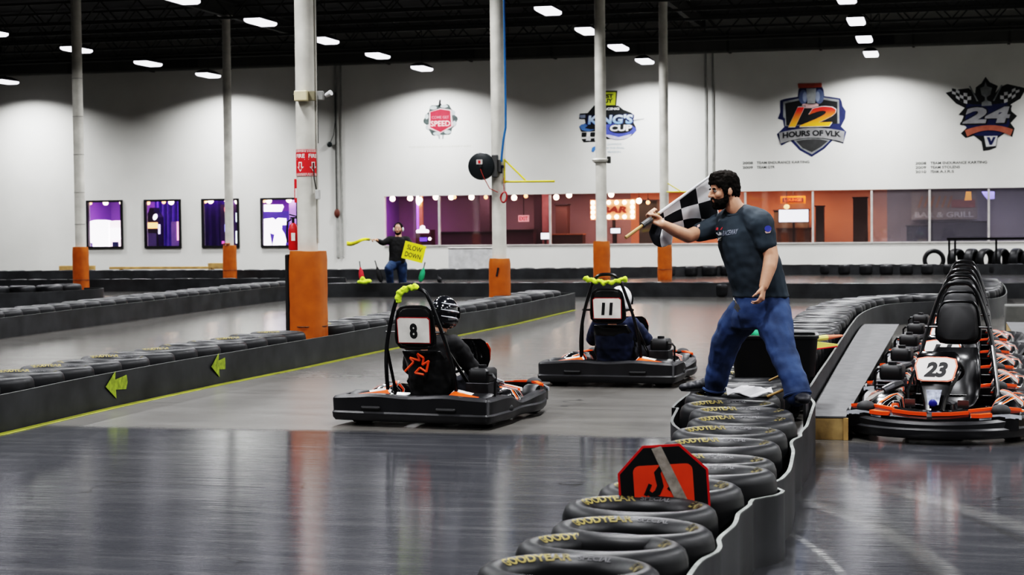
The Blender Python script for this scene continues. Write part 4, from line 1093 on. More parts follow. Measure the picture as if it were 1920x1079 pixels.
class Head:
    """head frame: f forward, s to the person's left, u up"""
    def __init__(h, c, fwd, up=(0, 0, 1), k=1.0):
        h.c = Vector(c); h.f = Vector(fwd).normalized(); u = Vector(up); h.u = (u - h.f * u.dot(h.f)).normalized(); h.s = h.u.cross(h.f).normalized(); h.k = k
        h.M = Matrix((h.f, h.s, h.u)).transposed()
    def __call__(h, f, s, u): return h.c + (h.f * f + h.s * s + h.u * u) * h.k
    def ell(h, mb, f, s, u, rf, rs, ru, rotd=None):
        M = h.M if rotd is None else h.M @ rot(*rotd)
        mb.ell(h(f, s, u), (rf * h.k, rs * h.k, ru * h.k), M, 18, 12)
    def face(h, mb):
        e = h.ell
        e(mb, -.005, 0, .015, .098, .076, .098); e(mb, -.03, 0, -.02, .070, .070, .075)
        e(mb, .030, 0, -.045, .062, .058, .068); e(mb, .045, 0, -.085, .042, .044, .034)      # face, jaw
        e(mb, .055, 0, .035, .040, .058, .040); e(mb, .078, 0, .012, .016, .048, .010)           # forehead, brow
        for s in (-1, 1):
            e(mb, .062, s * .042, -.035, .026, .022, .024)                                       # cheek
            e(mb, -.012, s * .075, -.022, .020, .010, .032, ('Y', -12)); e(mb, .0, s * .072, -.03, .010, .012, .014)
        mb.chain([(h(.088, 0, .008), .010 * h.k), (h(.106, 0, -.018), .011 * h.k), (h(.116, 0, -.038), .0125 * h.k)])
        for s in (-1, 1): e(mb, .102, s * .011, -.042, .012, .008, .008)
        e(mb, .088, 0, -.066, .012, .024, .006); e(mb, .086, 0, -.076, .012, .020, .007)         # lips
        e(mb, .076, 0, -.102, .020, .024, .016)                                                  # chin
    def eyes(h, parent):
        for s in (-1, 1):
            o = MB().ell(h(.080, s * .032, -.008), .0125 * h.k, None, 14, 10).build('eye', eyew, parent)
            MB().ell(h(.0895, s * .0325, -.008), .0058 * h.k, None, 10, 8).build('iris', mat('dark iris', (.02, .012, .008), .2), o)

# ---- the flagman ----
D0 = 12.4
P = lambda x, y, d=0.0: at_d(x, y, D0 + d)
view = (P(1400, 500) - Vector((0, 0, EYE))); view.z = 0; view.normalize()       # away from the lens along the floor
right = Vector((view.y, -view.x, 0))
UP = Vector((0, 0, 1))
rsh, rel, rwr = P(1350, 422, .15), P(1290, 443, -.03), P(1243, 421, -.17)
lsh, lel, lwr = P(1426, 420, -.17), P(1446, 481, -.21), P(1432, 537, -.27)
sdir = (lsh - rsh); sdir.z = 0; sdir.normalize(); fdir = UP.cross(-sdir)        # chest faces fdir
fdir = -sdir.cross(UP) if False else fdir
hd = Head(P(1358, 355, -.03), (-right * .93 - view * .37 + UP * -.10), UP - right * .10, 1.0)
body = MB(); hd.face(body)
# neck + trunk
body.chain([(hd(-.03, 0, -.06), .062), (P(1378, 390, -.02), .064), (P(1392, 408, 0), .075)])
torso = [((1390, 401), 26, .09), ((1391, 413), 43, .125), ((1395, 435), 50, .17), ((1401, 462), 53, .185), ((1409, 490), 53, .19), ((1418, 518), 53, .185), ((1425, 548), 51, .17), ((1428, 572), 50, .15)]
px = D0 / F
loft(body, [(P(*c), hw * px - .015, dp - .015, right, view) for c, hw, dp in torso])
body.chain([(rsh, .070), (P(1318, 433, .06), .054), (rel, .049), (P(1268, 434, -.10), .044), (rwr, .031)])
body.chain([(lsh, .085), (P(1438, 450, -.19), .062), (lel, .052), (P(1443, 500, -.235), .050), (lwr, .034)])
# left hand hanging, relaxed
ldir = (P(1427, 568, -.29) - lwr).normalized()
hand(body, lwr + ldir * .004, ldir, (-right * .75 + view * .25), -1, .95, (30, 42, 32), 2, 30)
# right hand closed round the flag stick
pole0, pole1 = P(1173, 446, -.30), P(1331, 331, .12)
pdir = (pole1 - pole0).normalized()
grip = pole0 + pdir * ((P(1229, 408, -.19) - pole0).dot(pdir))
hdir = (grip - rwr).normalized()
pn = (grip - (rwr + hdir * .07)); 
hn = (UP * .25 - view * .95); hn = (hn - hdir * hn.dot(hdir)).normalized()
for k in range(5):       # palm behind the stick
    u = pdir * (-.036 + .018 * k)
    body.cap(rwr + hdir * .005 + u * .5, grip + u + view * .030, .016, .015, 8)
for k in range(4):       # four fingers wrap over the front of the stick
    base = grip + pdir * (-.033 + .022 * k) + view * .030 - hdir * -.012
    p = base; rr = .0108
    side = (hdir - pdir * hdir.dot(pdir)).normalized(); nv = pdir.cross(side)
    nv = nv if nv.dot(view) < 0 else -nv
    seq = [(.034, .6, .25), (.030, -.1, 1.0), (.022, -1.0, .45)]
    for ln, cs, cn in seq:
        q = p + (side * cs + nv * cn).normalized() * ln * (1.0 if k != 0 else .88); body.cap(p, q, rr, rr - .001, 8); p = q; rr -= .001
tb = grip - hdir * .030 + pdir * .035
body.chain([(rwr + hdir * .03 + pdir * .02, .017), (tb - view * .01, .014), (tb - view * .028 + hdir * .026 - pdir * .004, .0125), (tb - view * .036 + hdir * .048 - pdir * .018, .010)])
# legs
rhip, rkn, ran = P(1402, 585, .07), P(1355, 652, .22), P(1340, 722, .37)
lhip, lkn, lan = P(1452, 585, -.09), P(1466, 657, -.25), P(1492, 736, -.38)
body.chain([(rhip, .10), (rkn, .065), (ran, .045)]); body.chain([(lhip, .10), (lkn, .07), (lan, .05)])
body.ell(P(1427, 575), (.17, .15, .12))
flagman = thing('person', 'bearded man in dark t-shirt and blue jeans standing on tires waving a checkered flag', 'person', (P(1400, 735)[0], P(1400, 735)[1], .43))
FB = Vector(flagman.location); 
def kid(o, par=flagman, base=FB):      # keep world place while parenting
    o.parent = par; o.location = Vector(o.location) - base if par.parent is None and par.type == 'EMPTY' else o.location
    return o
fb = kid(body.fused('body', skin, None, .0065, 3)); hd.eyes(fb)
# hair, beard, brows
h = MB()
hd.ell(h, -.015, 0, .045, .104, .086, .090); hd.ell(h, -.040, 0, .0, .078, .083, .088); hd.ell(h, -.058, 0, -.035, .050, .068, .058)
hd.ell(h, .055, 0, .075, .046, .066, .040); hd.ell(h, .078, .0, .055, .026, .052, .026); hd.ell(h, .02, 0, .10, .075, .06, .035)
for s in (-1, 1):
    hd.ell(h, .020, s * .074, .012, .026, .014, .050); hd.ell(h, .052, s * .060, .045, .03, .018, .032)
kid(h.fused('hair', hairm, None, .006, 2, .007, 55), fb)
b = MB()
hd.ell(b, .068, 0, -.108, .036, .034, .030); hd.ell(b, .045, 0, -.118, .040, .042, .022)
for s in (-1, 1):
    hd.ell(b, .045, s * .050, -.090, .036, .016, .030, ('Y', 25)); hd.ell(b, .018, s * .066, -.062, .018, .012, .042); hd.ell(b, .094, s * .016, -.058, .011, .017, .007)
    hd.ell(b, .078, s * .030, -.082, .018, .012, .022)
kid(b.fused('beard', hairm, None, .006, 2, .005, 70), fb)
e = MB()
for s in (-1, 1): hd.ell(e, .091, s * .034, .011, .008, .022, .0055)
for i_, s in enumerate((-1, 1)):
    e = MB(); hd.ell(e, .090, s * .034, .011, .009, .022, .006); kid(e.build('eyebrow', hairm), fb)
# t-shirt
t_ = MB()
loft(t_, [(P(*c), hw * px + (.004 if i else -.02), dp + .008, right, view) for i, (c, hw, dp) in enumerate(torso[:-1])] + [(P(1427, 557), 51 * px + .012, .178, right, view)])
t_.chain([(P(1388, 412, .05), .095), (rsh, .092), (P(1326, 431, .085), .074), (P(1309, 438, .03), .064)])
t_.chain([(P(1398, 405, -.04), .085), (P(1412, 411, -.11), .092), (lsh, .098), (P(1433, 440, -.18), .086), (P(1436, 457, -.19), .077)])
t_.chain([(P(1380, 402, .0), .07), (P(1362, 416, .09), .085)])
shirt = kid(t_.fused('t_shirt', shirtm, None, .008, 4, .010, 9))
cuff = MB(); 
# collar ring
cr = MB(); cc = P(1386, 400, -.01)
cr.tube([cc + sdir * (.078 * math.cos(a)) + (fdir * .092 * math.sin(a)) + UP * (-.030 * math.sin(a) + .012) for a in [2 * PI * i / 28 for i in range(28)]], .010, 8, True)
cro = kid(cr.build('collar', shirtm), shirt)
# chest print and sleeve patches: raised prints following the cloth
def project_print(name, pts_px, m, par, dist=-.6, off=.004, faces=None):
    me = shirt.data
    from mathutils.bvhtree import BVHTree
    bv = BVHTree.FromPolygons([v.co for v in me.vertices], [list(p.vertices) for p in me.polygons])
    vs = []
    for x, y in pts_px:
        o = Vector((0, 0, EYE)); d = ray(x, y).normalized()
        hit = bv.ray_cast(o, d)
        vs.append((hit[0] if hit[0] is not None else P(x, y, -.2)) - d * off)
    return kid(MB().add(vs, faces or [tuple(range(len(vs)))]).build(name, m, None, None), par)
def text_print(name, sx, x0, y0, w, hh, m, slant=0.0, rise=0.0):
    vs, fs, tw, th = text_geo(sx, 1, .03)
    return project_print(name, [(x0 + v.x / tw * w + slant * v.y / th * hh, y0 - v.y / th * hh - rise * v.x / tw) for v in vs], m, shirt, faces=fs)
text_print('chest_print', 'RACEWAY', 1369, 436, 28, 10, mat('grey print', (.20, .22, .27), .7), .25, 4)
project_print('chest_print', [(1343, 427), (1355, 426), (1353, 431), (1342, 432)], mat('red print', (.50, .05, .06), .7), shirt)
project_print('chest_print', [(1342, 437), (1349, 435), (1353, 437), (1353, 441), (1347, 442)], mat('pale print', (.42, .43, .45), .7), shirt)
project_print('chest_print', [(1346, 446), (1353, 445), (1353, 452), (1345, 452)], mat('tan print', (.22, .21, .19), .7), shirt)
def disc(x, y, a, b_): return [(x + a * math.cos(2 * PI * i / 14), y + b_ * math.sin(2 * PI * i / 14)) for i in range(14)]
project_print('sleeve_patch', disc(1440, 429, 6.5, 6), mat('blue patch', (.05, .07, .33), .7), shirt)
project_print('sleeve_patch', [(1434, 434), (1446, 432), (1444, 437), (1436, 438)], mat('pale patch', (.50, .35, .32), .7), shirt)
project_print('sleeve_patch', [(1307, 423), (1312, 420), (1312, 425), (1308, 427)], mat('pale patch', (.50, .35, .32), .7), shirt)
# jeans
j = MB()
loft(j, [(P(1427, 550), 50 * px, .170, right, view), (P(1428, 572), 52 * px, .172, right, view), (P(1424, 595), 54 * px, .165, right, view), (P(1420, 615), 49 * px, .14, right, view)])
j.chain([(P(1400, 582, .05), .125), (P(1378, 612, .13), .124), (P(1358, 648, .21), .106), (P(1350, 685, .29), .088), (P(1342, 712, .35), .085), (P(1340, 727, .37), .083)])
j.chain([(P(1450, 582, -.07), .122), (P(1455, 620, -.16), .118), (P(1467, 660, -.25), .098), (P(1481, 695, -.32), .090), (P(1492, 724, -.37), .092), (P(1495, 738, -.385), .094)])
jean = kid(j.fused('jeans', jeanm, None, .0085, 3, .013, 8))
def hem(c, r_, ax):
    a = Vector(ax).normalized(); u = a.cross(view).normalized(); v = a.cross(u)
    return MB().tube([Vector(c) + u * r_ * math.cos(t) + v * r_ * math.sin(t) for t in [2 * PI * i / 24 for i in range(24)]], .010, 6, True)
kid(hem(P(1339, 729, .375), .080, P(1342, 712, .35) - P(1340, 727, .37)).build('hem', jeanm), jean); kid(hem(P(1495, 741, -.385), .090, P(1492, 724, -.37) - P(1495, 738, -.385)).build('hem', jeanm), jean)
# keys on the belt
ky = MB().tube([P(1376, 560, -.17), P(1379, 566, -.185), P(1381, 572, -.185)], .006, 6)
for i in range(4): ky.box(P(1379 + i * 2, 574 + i * 3 % 7, -.19), (.012, .006, .04), rot('Y', 20 - i * 14))
kid(ky.build('key_bunch', chrome))
# shoes
def shoe(heel, toe, w, par, ztop=.10):
    heel = Vector(heel); toe = Vector(toe); d = toe - heel; L_ = d.length; d.normalize(); s = UP.cross(d); mb = MB()
    for u, r_, hgt in ((.06, .95, .085), (.22, 1.0, .09), (.40, .92, .085), (.58, 1.0, .070), (.76, 1.05, .058), (.92, .82, .048)):
        mb.ell(heel + d * L_ * u + UP * (hgt * .55), (L_ * .16, w * r_ / 2, hgt * .62), Matrix((d, s, UP)).transposed(), 14, 10)
    o = kid(mb.fused('shoe', shoem, None, .008, 3), par)
    so = MB(); rings = []
    for z, g in ((0, .98), (.022, 1.0)):
        ring = []
        for t in range(24):
            a = 2 * PI * t / 24; x = math.cos(a); y = math.sin(a)
            ring.append(heel + d * (L_ * .5 + x * L_ * .53 * g) + s * (y * w * .52 * g * (1.0 if x > 0 else .86)) + UP * z)
        rings.append(ring)
    kid(so.rings(rings).build('sole', solem, None, 40), o)
    return o
rt = at_d(1278, 735, 12.82); rh = at_d(1352, 735, 12.80)
shoe((rh.x, rh.y, .442), (rt.x, rt.y, .442), .105, flagman)
lt = at_d(1497, 768, 11.86); lh = at_d(1497, 745, 12.16)
shoe((lh.x, lh.y + .0, .442), (lt.x + .04, lt.y - .0, .442), .11, flagman)
# ---- checkered flag ----
cf = thing('checkered_flag', 'black and white checkered flag on a wooden stick held by the flagman', 'flag', grip)
G = Vector(grip)
stk = MB().tube([pole0 - G, grip - G, pole1 - G], [.0125, .0105, .006], 10).build('stick', wood, cf)
MB().tube([A0_ - G for A0_ in (grip + pdir * .06, pole1 + pdir * .01)], [.0115, .0085], 10).build('flag_sleeve', mat('pale flag sleeve', (.60, .60, .62), .8), cf)
gm = MB().tube([grip - pdir * .11 - G, grip - pdir * .02 - G], .021, 10).build('stick_wrap', mat('grey wrap', (.10, .10, .10), .6, 0, .4, 20), cf)
A0, A1 = P(1235, 402, -.15), P(1335, 327, .14)
B0, B1 = P(1240, 430, -.06), P(1352, 427, .24)
NU, NV = 26, 22
vs = []; uv = []
for i in range(NU + 1):
    for k in range(NV + 1):
        u = i / NU; v = k / NV
        p = (A0.lerp(A1, u)).lerp(B0.lerp(B1, u), v)
        p = p + view * (.030 * math.sin(v * 7 + u * 3) * v + .02) + UP * (.018 * math.sin(u * 8 - v * 4) * v * (1 - u * .4))
        vs.append(p - G); uv.append((u * 3.3 + .75, v * (2.2 + .9 * (1 - u)) + .02))
fs = [(i * (NV + 1) + k, (i + 1) * (NV + 1) + k, (i + 1) * (NV + 1) + k + 1, i * (NV + 1) + k + 1) for i in range(NU) for k in range(NV)]
def cloth(vs, fs, uv, name, par):
    mb = MB().add(vs, fs); o = mb.build(name, checker_mat(), par, 180)
    l = o.data.uv_layers.new(name='UVMap')
    for lp in o.data.loops: l.data[lp.index].uv = uv[lp.vertex_index]
    k_ = o.modifiers.new('t', 'SOLIDIFY'); k_.thickness = .002
    return o
cl_ = cloth(vs, fs, uv, 'flag_cloth', cf)
vs = []; uv = []      # hanging tail below the hand
for i in range(13):
    for k in range(11):
        u = i / 12; v = k / 10
        p = P(1222, 420, -.08).lerp(P(1262, 432, -.02), u).lerp(P(1214, 440, -.05).lerp(P(1258, 462, .02), u), min(1, v * 1.15)) 
        if v > .7: p = p.lerp(P(1225 + 30 * u, 458 + 6 * math.sin(u * 3), -.02), (v - .7) / .3)
        p += view * (.05 + .035 * math.sin(u * 6 + v * 2))
        vs.append(p - G); uv.append((u * 1.9 + .05, .1 + v * .85))
fs = [(i * 11 + k, (i + 1) * 11 + k, (i + 1) * 11 + k + 1, i * 11 + k + 1) for i in range(12) for k in range(10)]
cloth(vs, fs, uv, 'flag_tail', cf)

# ---- kart drivers ----
def driver(kart, lab, clothm, helm, stripes, dx=0, dz=0):
    KM = kart.matrix_basis.copy()
    d = thing('person', lab, 'person', kart.location, kart.rotation_euler.z)
    W_ = Vector
    b = MB()
    hc = W_((.03 + dx, -.27, .845 + dz)); HD = Head(hc, (0, 1, -.05), (0, 0, 1), .98); HD.face(b)
    b.chain([(hc + W_((0, -.02, -.07)), .058), (W_((dx * .7, -.34, .66 + dz)), .065)])
    b.chain([(W_((0, -.36, .60)), .12), (W_((0, -.34, .42)), .13), (W_((0, -.26, .24)), .13)])
    arms = {}
    for s in (-1, 1):
        b.chain([(W_((s * .19 + dx * .6, -.34, .60 + dz * .9)), .06), (W_((s * .28, -.12, .44)), .045), (W_((s * .17, .10, .50)), .035)])
        hand(b, (s * .165, .105, .505), (-s * .25, .85, .15), (-s * .6, .1, -.5), s, .95, (55, 60, 40), 2, 40)
        b.chain([(W_((s * .10, -.20, .22)), .085), (W_((s * .20, .22, .34)), .06), (W_((s * .19, .48, .16)), .045)])
    bd = b.fused('body', skin, d, .011, 3)
    j_ = MB()
    rings = []
    loft(j_, [(W_((dx * .7, -.36, .68 + dz)), .08, .07, (1, 0, 0), (0, 1, .2)), (W_((dx * .6, -.36, .64 + dz * .9)), .19, .10, (1, 0, 0), (0, 1, .2)), (W_((dx * .4, -.36, .54)), .215, .13, (1, 0, 0), (0, 1, .2)), (W_((0, -.34, .40)), .20, .145, (1, 0, 0), (0, 1, .2)), (W_((0, -.27, .22)), .20, .14, (1, 0, 0), (0, 1, .2))])
    for s in (-1, 1):
        j_.chain([(W_((s * .18 + dx * .6, -.35, .60 + dz * .9)), .085), (W_((s * .29, -.13, .44)), .070), (W_((s * .185, .075, .495)), .052)])
    j_.fused('jacket', clothm, d, .012, 3, .014, 9)
    tr_ = MB()
    for s in (-1, 1): tr_.chain([(W_((s * .09, -.22, .22)), .11), (W_((s * .20, .22, .345)), .085), (W_((s * .19, .46, .17)), .062)])
    tr_.ell((0, -.24, .22), (.19, .14, .12)); tr_.fused('trousers', mat('dark trousers', (.012, .013, .02), .85), d, .012, 3, .008, 9)
    for s in (-1, 1):
        sh = MB().ell((s * .19, .53, .15), (.05, .06, .09)).ell((s * .19, .50, .10), (.05, .07, .05)); sh.fused('shoe', shoem, d, .01, 2)
    h_ = MB(); h_.ell(hc + W_((0, -.005, .02)), (.118, .140, .135), None, 24, 18); h_.ell(hc + W_((0, .03, -.06)), (.105, .125, .075), None, 20, 12); h_.ell(hc + W_((0, -.03, -.05)), (.110, .11, .08), None, 20, 12)
    ho = h_.fused('helmet', helm, d, .009, 4)
    vz = MB(); rr = []
    for k in range(15):
        a = R(18 + 144 * k / 14); ring = []
        for z, g in ((-.045, 1.0), (.0, 1.03), (.05, .99)):
            ring.append(hc + W_((.124 * g * math.cos(a), .152 * g * math.sin(a) * 1.0 + .004, z)))
        rr.append([ring[0], ring[1], ring[2], ring[2] * .985 + hc * .015, ring[0] * .985 + hc * .015])
    vz.rings(rr).build('visor', mat('smoke visor', (.01, .01, .012), .08), ho)
    for s in (-1, 1):
        for i in range(3):
            pth = []
            for k in range(11):
                u = k / 10; a = R(-75 + 130 * u); zz = .10 - .055 * i - .05 * u
                rr_ = math.sqrt(max(.02, 1 - ((zz - .02) / .137) ** 2))
                pth.append(hc + W_((s * .1195 * rr_ * math.cos(a), .1415 * rr_ * math.sin(a) - .005, zz)))
            if stripes: MB().tube(pth, [.003 + .006 * math.sin(PI * k / 10) for k in range(11)], 6).build('helmet_stripe', stripes, ho)
    return d
dr8 = driver(kart8, 'driver in black clothes and striped black helmet seated in kart 8', blkcloth, helmblk, silver, .07, .07)
dr11 = driver(kart11, 'driver in navy shirt and white helmet seated in kart 11', navycl, helmwht, None, .02, .015)
def scribble(par, m, cx, cz, sc_, seed):
    random.seed(seed); mb = MB(); pts = [(-.10, -.05), (-.03, .02), (-.06, .05), (.02, .03), (.0, .08), (.05, .05), (.04, .0), (.09, .03), (.07, -.05), (.02, -.02), (-.02, -.06), (.05, -.07)]
    for a, b in zip(pts, pts[1:]):
        mb.tube([(cx + a[0] * sc_, -.545 + .0, cz + a[1] * sc_), (cx + b[0] * sc_, -.545, cz + b[1] * sc_)], .010, 6)
    return mb.build('seat_graphic', m, par)
scribble(kart8, orange, -.03, .50, 1.15, 2)
helm_mark = MB()
for i in range(3): helm_mark.tube([Vector((.135, -.29 + .035 * math.cos(t) * (1 - .2 * i), .84 + .045 * math.sin(t) * (1 - .25 * i))) for t in [2 * PI * k / 18 for k in range(18)]], .003, 5, True)
hm = [c for c in dr11.children if c.name.startswith('helmet')][0]; helm_mark.build('helmet_print', mat('grey helmet print', (.12, .12, .13), .4), hm)

# ---- far marshal holding the slow down sign ----
D1_ = 41.35
Q = lambda x, y, d=0.0: at_d(x, y, D1_ + d)
pm = D1_ / F
r1 = right; v1 = view
mhead = Head(Q(747, 429), (-v1 * 1 - r1 * .05), UP, 1.12)
b = MB(); mhead.face(b)
b.chain([(mhead(-.03, 0, -.06), .065), (Q(747, 443), .075)])
mt = [((747, 444), 8, .09), ((747, 450), 16, .12), ((747, 458), 18, .14), ((746, 470), 16.5, .14), ((745, 482), 15, .14), ((745, 494), 15.5, .15)]
loft(b, [(Q(*c), hw * pm - .02, dp - .02, r1, v1) for c, hw, dp in mt])
mrs, mre, mrw = Q(731, 450, -.02), Q(718, 456, -.10), Q(706, 450, -.22)
mls, mle, mlw = Q(763, 450, -.02), Q(772, 465, -.05), Q(774, 476, -.22)
b.chain([(mrs, .07), (mre, .05), (mrw, .036)]); b.chain([(mls, .07), (mle, .05), (mlw, .036)])
hand(b, mrw, (Q(700, 449, -.26) - mrw), (0, 0, -1), 1, 1.0, (50, 60, 40), 2, 40)
hand(b, mlw, (-r1 * .2 - v1 * .2 - UP), (-r1), 1, 1.0, (50, 60, 40), 2, 40)
b.chain([(Q(738, 497), .11), (Q(730, 505, -.25), .08), (Q(732, 545, -.05), .05)]); b.chain([(Q(753, 497), .11), (Q(755, 525), .07), (Q(756, 552), .05)])
ground_m = Q(747, 558); ground_m.z = 0
mar = thing('person', 'man in black sweater and jeans behind the cross barrier holding a yellow slow down sign', 'person', (ground_m.x, ground_m.y, 0)); MBASE = Vector(mar.location)
mb_ = kid(b.fused('body', skin, None, .012, 3), mar, MBASE); mhead.eyes(mb_)
h = MB(); mhead.ell(h, -.018, 0, .035, .098, .084, .085); mhead.ell(h, -.045, 0, -.01, .07, .078, .07); kid(h.fused('hair', hairm, None, .009, 2, .005, 40), mb_)
bb = MB(); mhead.ell(bb, .06, 0, -.105, .04, .045, .034)
for s in (-1, 1): mhead.ell(bb, .04, s * .05, -.085, .03, .016, .035)
mhead.ell(bb, .096, 0, -.056, .01, .026, .008)
kid(bb.fused('beard', hairm, None, .008, 2, .004, 60), mb_)
ep = MB()
for s in (-1, 1):
    e_ = MB(); mhead.ell(e_, -.005, s * .095, -.02, .040, .022, .048); kid(e_.build('ear_defender', mat('silver ear cup', (.60, .62, .64), .35)), mb_)
kid(MB().tube([mhead(-.01, .1 * math.cos(a), -.01 + .135 * math.sin(a)) for a in [PI * i / 16 for i in range(17)]], .010, 6).build('ear_defender_band', black), mb_)
s_ = MB(); loft(s_, [(Q(*c), hw * pm + .006, dp + .01, r1, v1) for c, hw, dp in mt])
s_.chain([(Q(740, 451), .10), (mrs, .088), (mre, .068), (Q(708, 451, -.19), .050)]); s_.chain([(Q(755, 451), .10), (mls, .088), (mle, .068), (Q(774, 473, -.2), .05)])
kid(s_.fused('sweater', blkcloth, None, .014, 3, .01, 8), mar, MBASE)
j = MB(); j.chain([(Q(738, 496), .135), (Q(729, 504, -.25), .105), (Q(732, 530, -.12), .085), (Q(733, 553, -.05), .08)]); j.chain([(Q(753, 496), .135), (Q(755, 525), .10), (Q(756, 553), .08)]); j.ell(Q(746, 492), (.19, .16, .12))
kid(j.fused('jeans', mat('dark denim', (.018, .042, .095), .8, 0, .3, 7, .2), None, .014, 3, .012, 7), mar, MBASE)
for xx in (733, 756):
    g_ = Q(xx, 556); o = MB().ell((g_.x, g_.y - .05, .06), (.055, .13, .06)); kid(o.fused('shoe', shoem, None, .012, 2), mar, MBASE)
sgc = Q(776, 473, -.30)
ss = thing('warning_sign', 'yellow SLOW DOWN sign held at a tilt by the man in the black sweater', 'sign', sgc)
ca, sa = math.cos(R(-15)), math.sin(R(-15))
Msn = frame((0, 0, 0), r1 * ca + UP * sa, UP * ca - r1 * sa)
MB().poly([(-.255, -.205), (.255, -.205), (.255, .205), (-.255, .205)], .01, Msn).build('board', yellowm, ss, None)
put_text(MB(), 'SLOW', Msn @ Matrix.Translation((0, .085, .013)), .115, .36, .012).build('lettering', black, ss, None)
put_text(MB(), 'DOWN', Msn @ Matrix.Translation((0, -.085, .013)), .115, .38, .012).build('lettering', black, ss, None)
yf = thing('yellow_flag', 'yellow flag streaming from the left hand side of the man in the black sweater', 'flag', Q(692, 450, -.28))
B_ = Vector(yf.location); rows = []
for i in range(15):
    u = i / 14; x = 694 - 44 * u; y = 449 + 7 * u ** .7 - 2.5 * math.sin(u * 6)
    hh_ = 2.2 + 2.0 * u
    rows.append([Q(x, y - hh_, -.28 + .06 * math.sin(u * 9)) - B_, Q(x, y + hh_, -.26 + .05 * math.sin(u * 8 + 1)) - B_])
vs = [p for r_ in rows for p in r_]
o = MB().add(vs, [(2 * i, 2 * i + 1, 2 * i + 3, 2 * i + 2) for i in range(14)]).build('cloth', yellowcl, yf, 180); k_ = o.modifiers.new('t', 'SOLIDIFY'); k_.thickness = .012
MB().tube([Q(692, 449, -.28) - B_, Q(708, 451, -.26) - B_], .010, 6).build('stick', wood, yf)
# rolled flags leaning by the marshal
for (xa, ya, xb, yb_, m, lb, r_) in ((674, 490, 680, 532, redcl, 'rolled red and black flag propped left of the man in the black sweater', .055), (703, 489, 716, 533, blkcloth, 'rolled black flag propped just left of the man in the black sweater', .06), (797, 492, 788, 531, greencl, 'rolled green flag propped right of the yellow slow down sign', .06), (820, 515, 826, 532, blkcloth, 'short black rolled flag right of the green flag', .05)):
    a = Q(xa, ya, -.15); b2 = Q(xb, yb_ + 14, -.25); b2.z = max(.30, b2.z); c = b2
    f_ = thing('rolled_flag', lb, 'flag', c)
    MB().tube([(a - c) * 1.0, Vector((0, 0, 0))], .012, 6).build('stick', blackmet, f_)
    MB().tube([(a - c) * .72, (a - c) * .5, (a - c) * .25, (a - c) * .06], [.016, r_, r_ * 1.15, r_ * .6], 10).build('cloth', m, f_)
g_ = Q(697, 520, -.3)
o = MB().ell((0, 0, 0), (.16, .08, .05)).ell((.10, 0, .02), (.1, .07, .05)).ell((-.02, 0, .07), (.06, .05, .06))
tag(o.fused('yellow_cloth', limecl, None, .014, 3, .012, 14), 'crumpled lime cloth lying on the tires left of the man in the black sweater', 'cloth').location = (g_.x, g_.y - .6, .35)
wb = at_y(817, 478, 52.5)
bx_ = thing('white_box', 'low white box standing at the back wall right of the slow down sign', 'box', (wb.x, 57.5, 0))
MB().box((0, 0, .42), (1.9, .5, .84)).build('body', mat('white box paint', (.60, .60, .60), .6), bx_, None, .02)
MB().box((0, 0, .85), (1.96, .56, .03)).build('lid', white, bx_, None, .008)
# ------------------------------------------------------------------ painted emblems on the back wall
FACE = frame((0, 0, 0), (1, 0, 0), (0, 0, 1))      # x right, y up, z towards the hall
def emblem_at(px, py): 
    p = at_y(px, py, W); return Vector((p.x, W - .004, p.z))
S1 = 1 / 55.6
navy = mat('navy emblem paint', (.014, .022, .085), .7); embblk = mat('black emblem paint', (.010, .011, .012), .7)
embgrey = mat('grey emblem paint', (.27, .28, .28), .7, 0, .35, 3); embwhite = mat('white emblem paint', (.62, .62, .62), .7); embblue = mat('blue emblem paint', (.03, .06, .30), .7)
def layer(name, pts, cx_, cy_, sc_, m, par, lv, label=None):
    M_ = FACE @ Matrix.Translation((0, 0, .004 * lv))
    o = MB().poly([((x - cx_) * sc_, (cy_ - y) * sc_) for x, y in pts], .003, M_).build(name, m, par, None)
    if label: o['label'] = label
    return o
def ltext(name, sx, x, y, w, h_, m, par, lv, bold=.03, shear=0, arch=0):
    return put_text(MB(), sx, FACE @ Matrix.Translation((x, y, .004 * lv)), h_, w, bold, shear, 1, arch).build(name, m, par, None)
# twelve hours shield (outline read off at 3.555 px per photo px)
k = S1 / 3.555
e12 = thing('wall_emblem', 'painted shield emblem reading 12 HOURS in red and yellow on the back wall', 'wall emblem', emblem_at(1522, 222))
c_ = (505, 292)
out = [(300, 170), (330, 160), (415, 148), (420, 100), (435, 75), (565, 75), (582, 105), (588, 148), (690, 165), (700, 185), (705, 215), (727, 250), (722, 300), (695, 350), (730, 385), (710, 462), (640, 440), (585, 495), (505, 545), (425, 500), (365, 435), (305, 468), (276, 392), (325, 345), (318, 300), (283, 290), (300, 245), (300, 200)]
layer('shield_outline', out, *c_, k, navy, e12, 0)
layer('shield_border', [(318, 178), (420, 158), (590, 158), (683, 175), (685, 330), (330, 340), (330, 290), (318, 280)], *c_, k, embgrey, e12, 1)
layer('shield_field', [(332, 190), (425, 172), (585, 172), (672, 188), (672, 330), (340, 335)], *c_, k, embblk, e12, 2)
layer('shield_tip', [(385, 432), (445, 424), (505, 421), (565, 424), (628, 436), (575, 485), (505, 530), (435, 490)], *c_, k, embgrey, e12, 1)
layer('shield_tip_field', [(402, 440), (450, 432), (505, 429), (560, 432), (612, 443), (565, 482), (505, 515), (445, 486)], *c_, k, mat('dark grey emblem', (.045, .045, .045), .7), e12, 2)
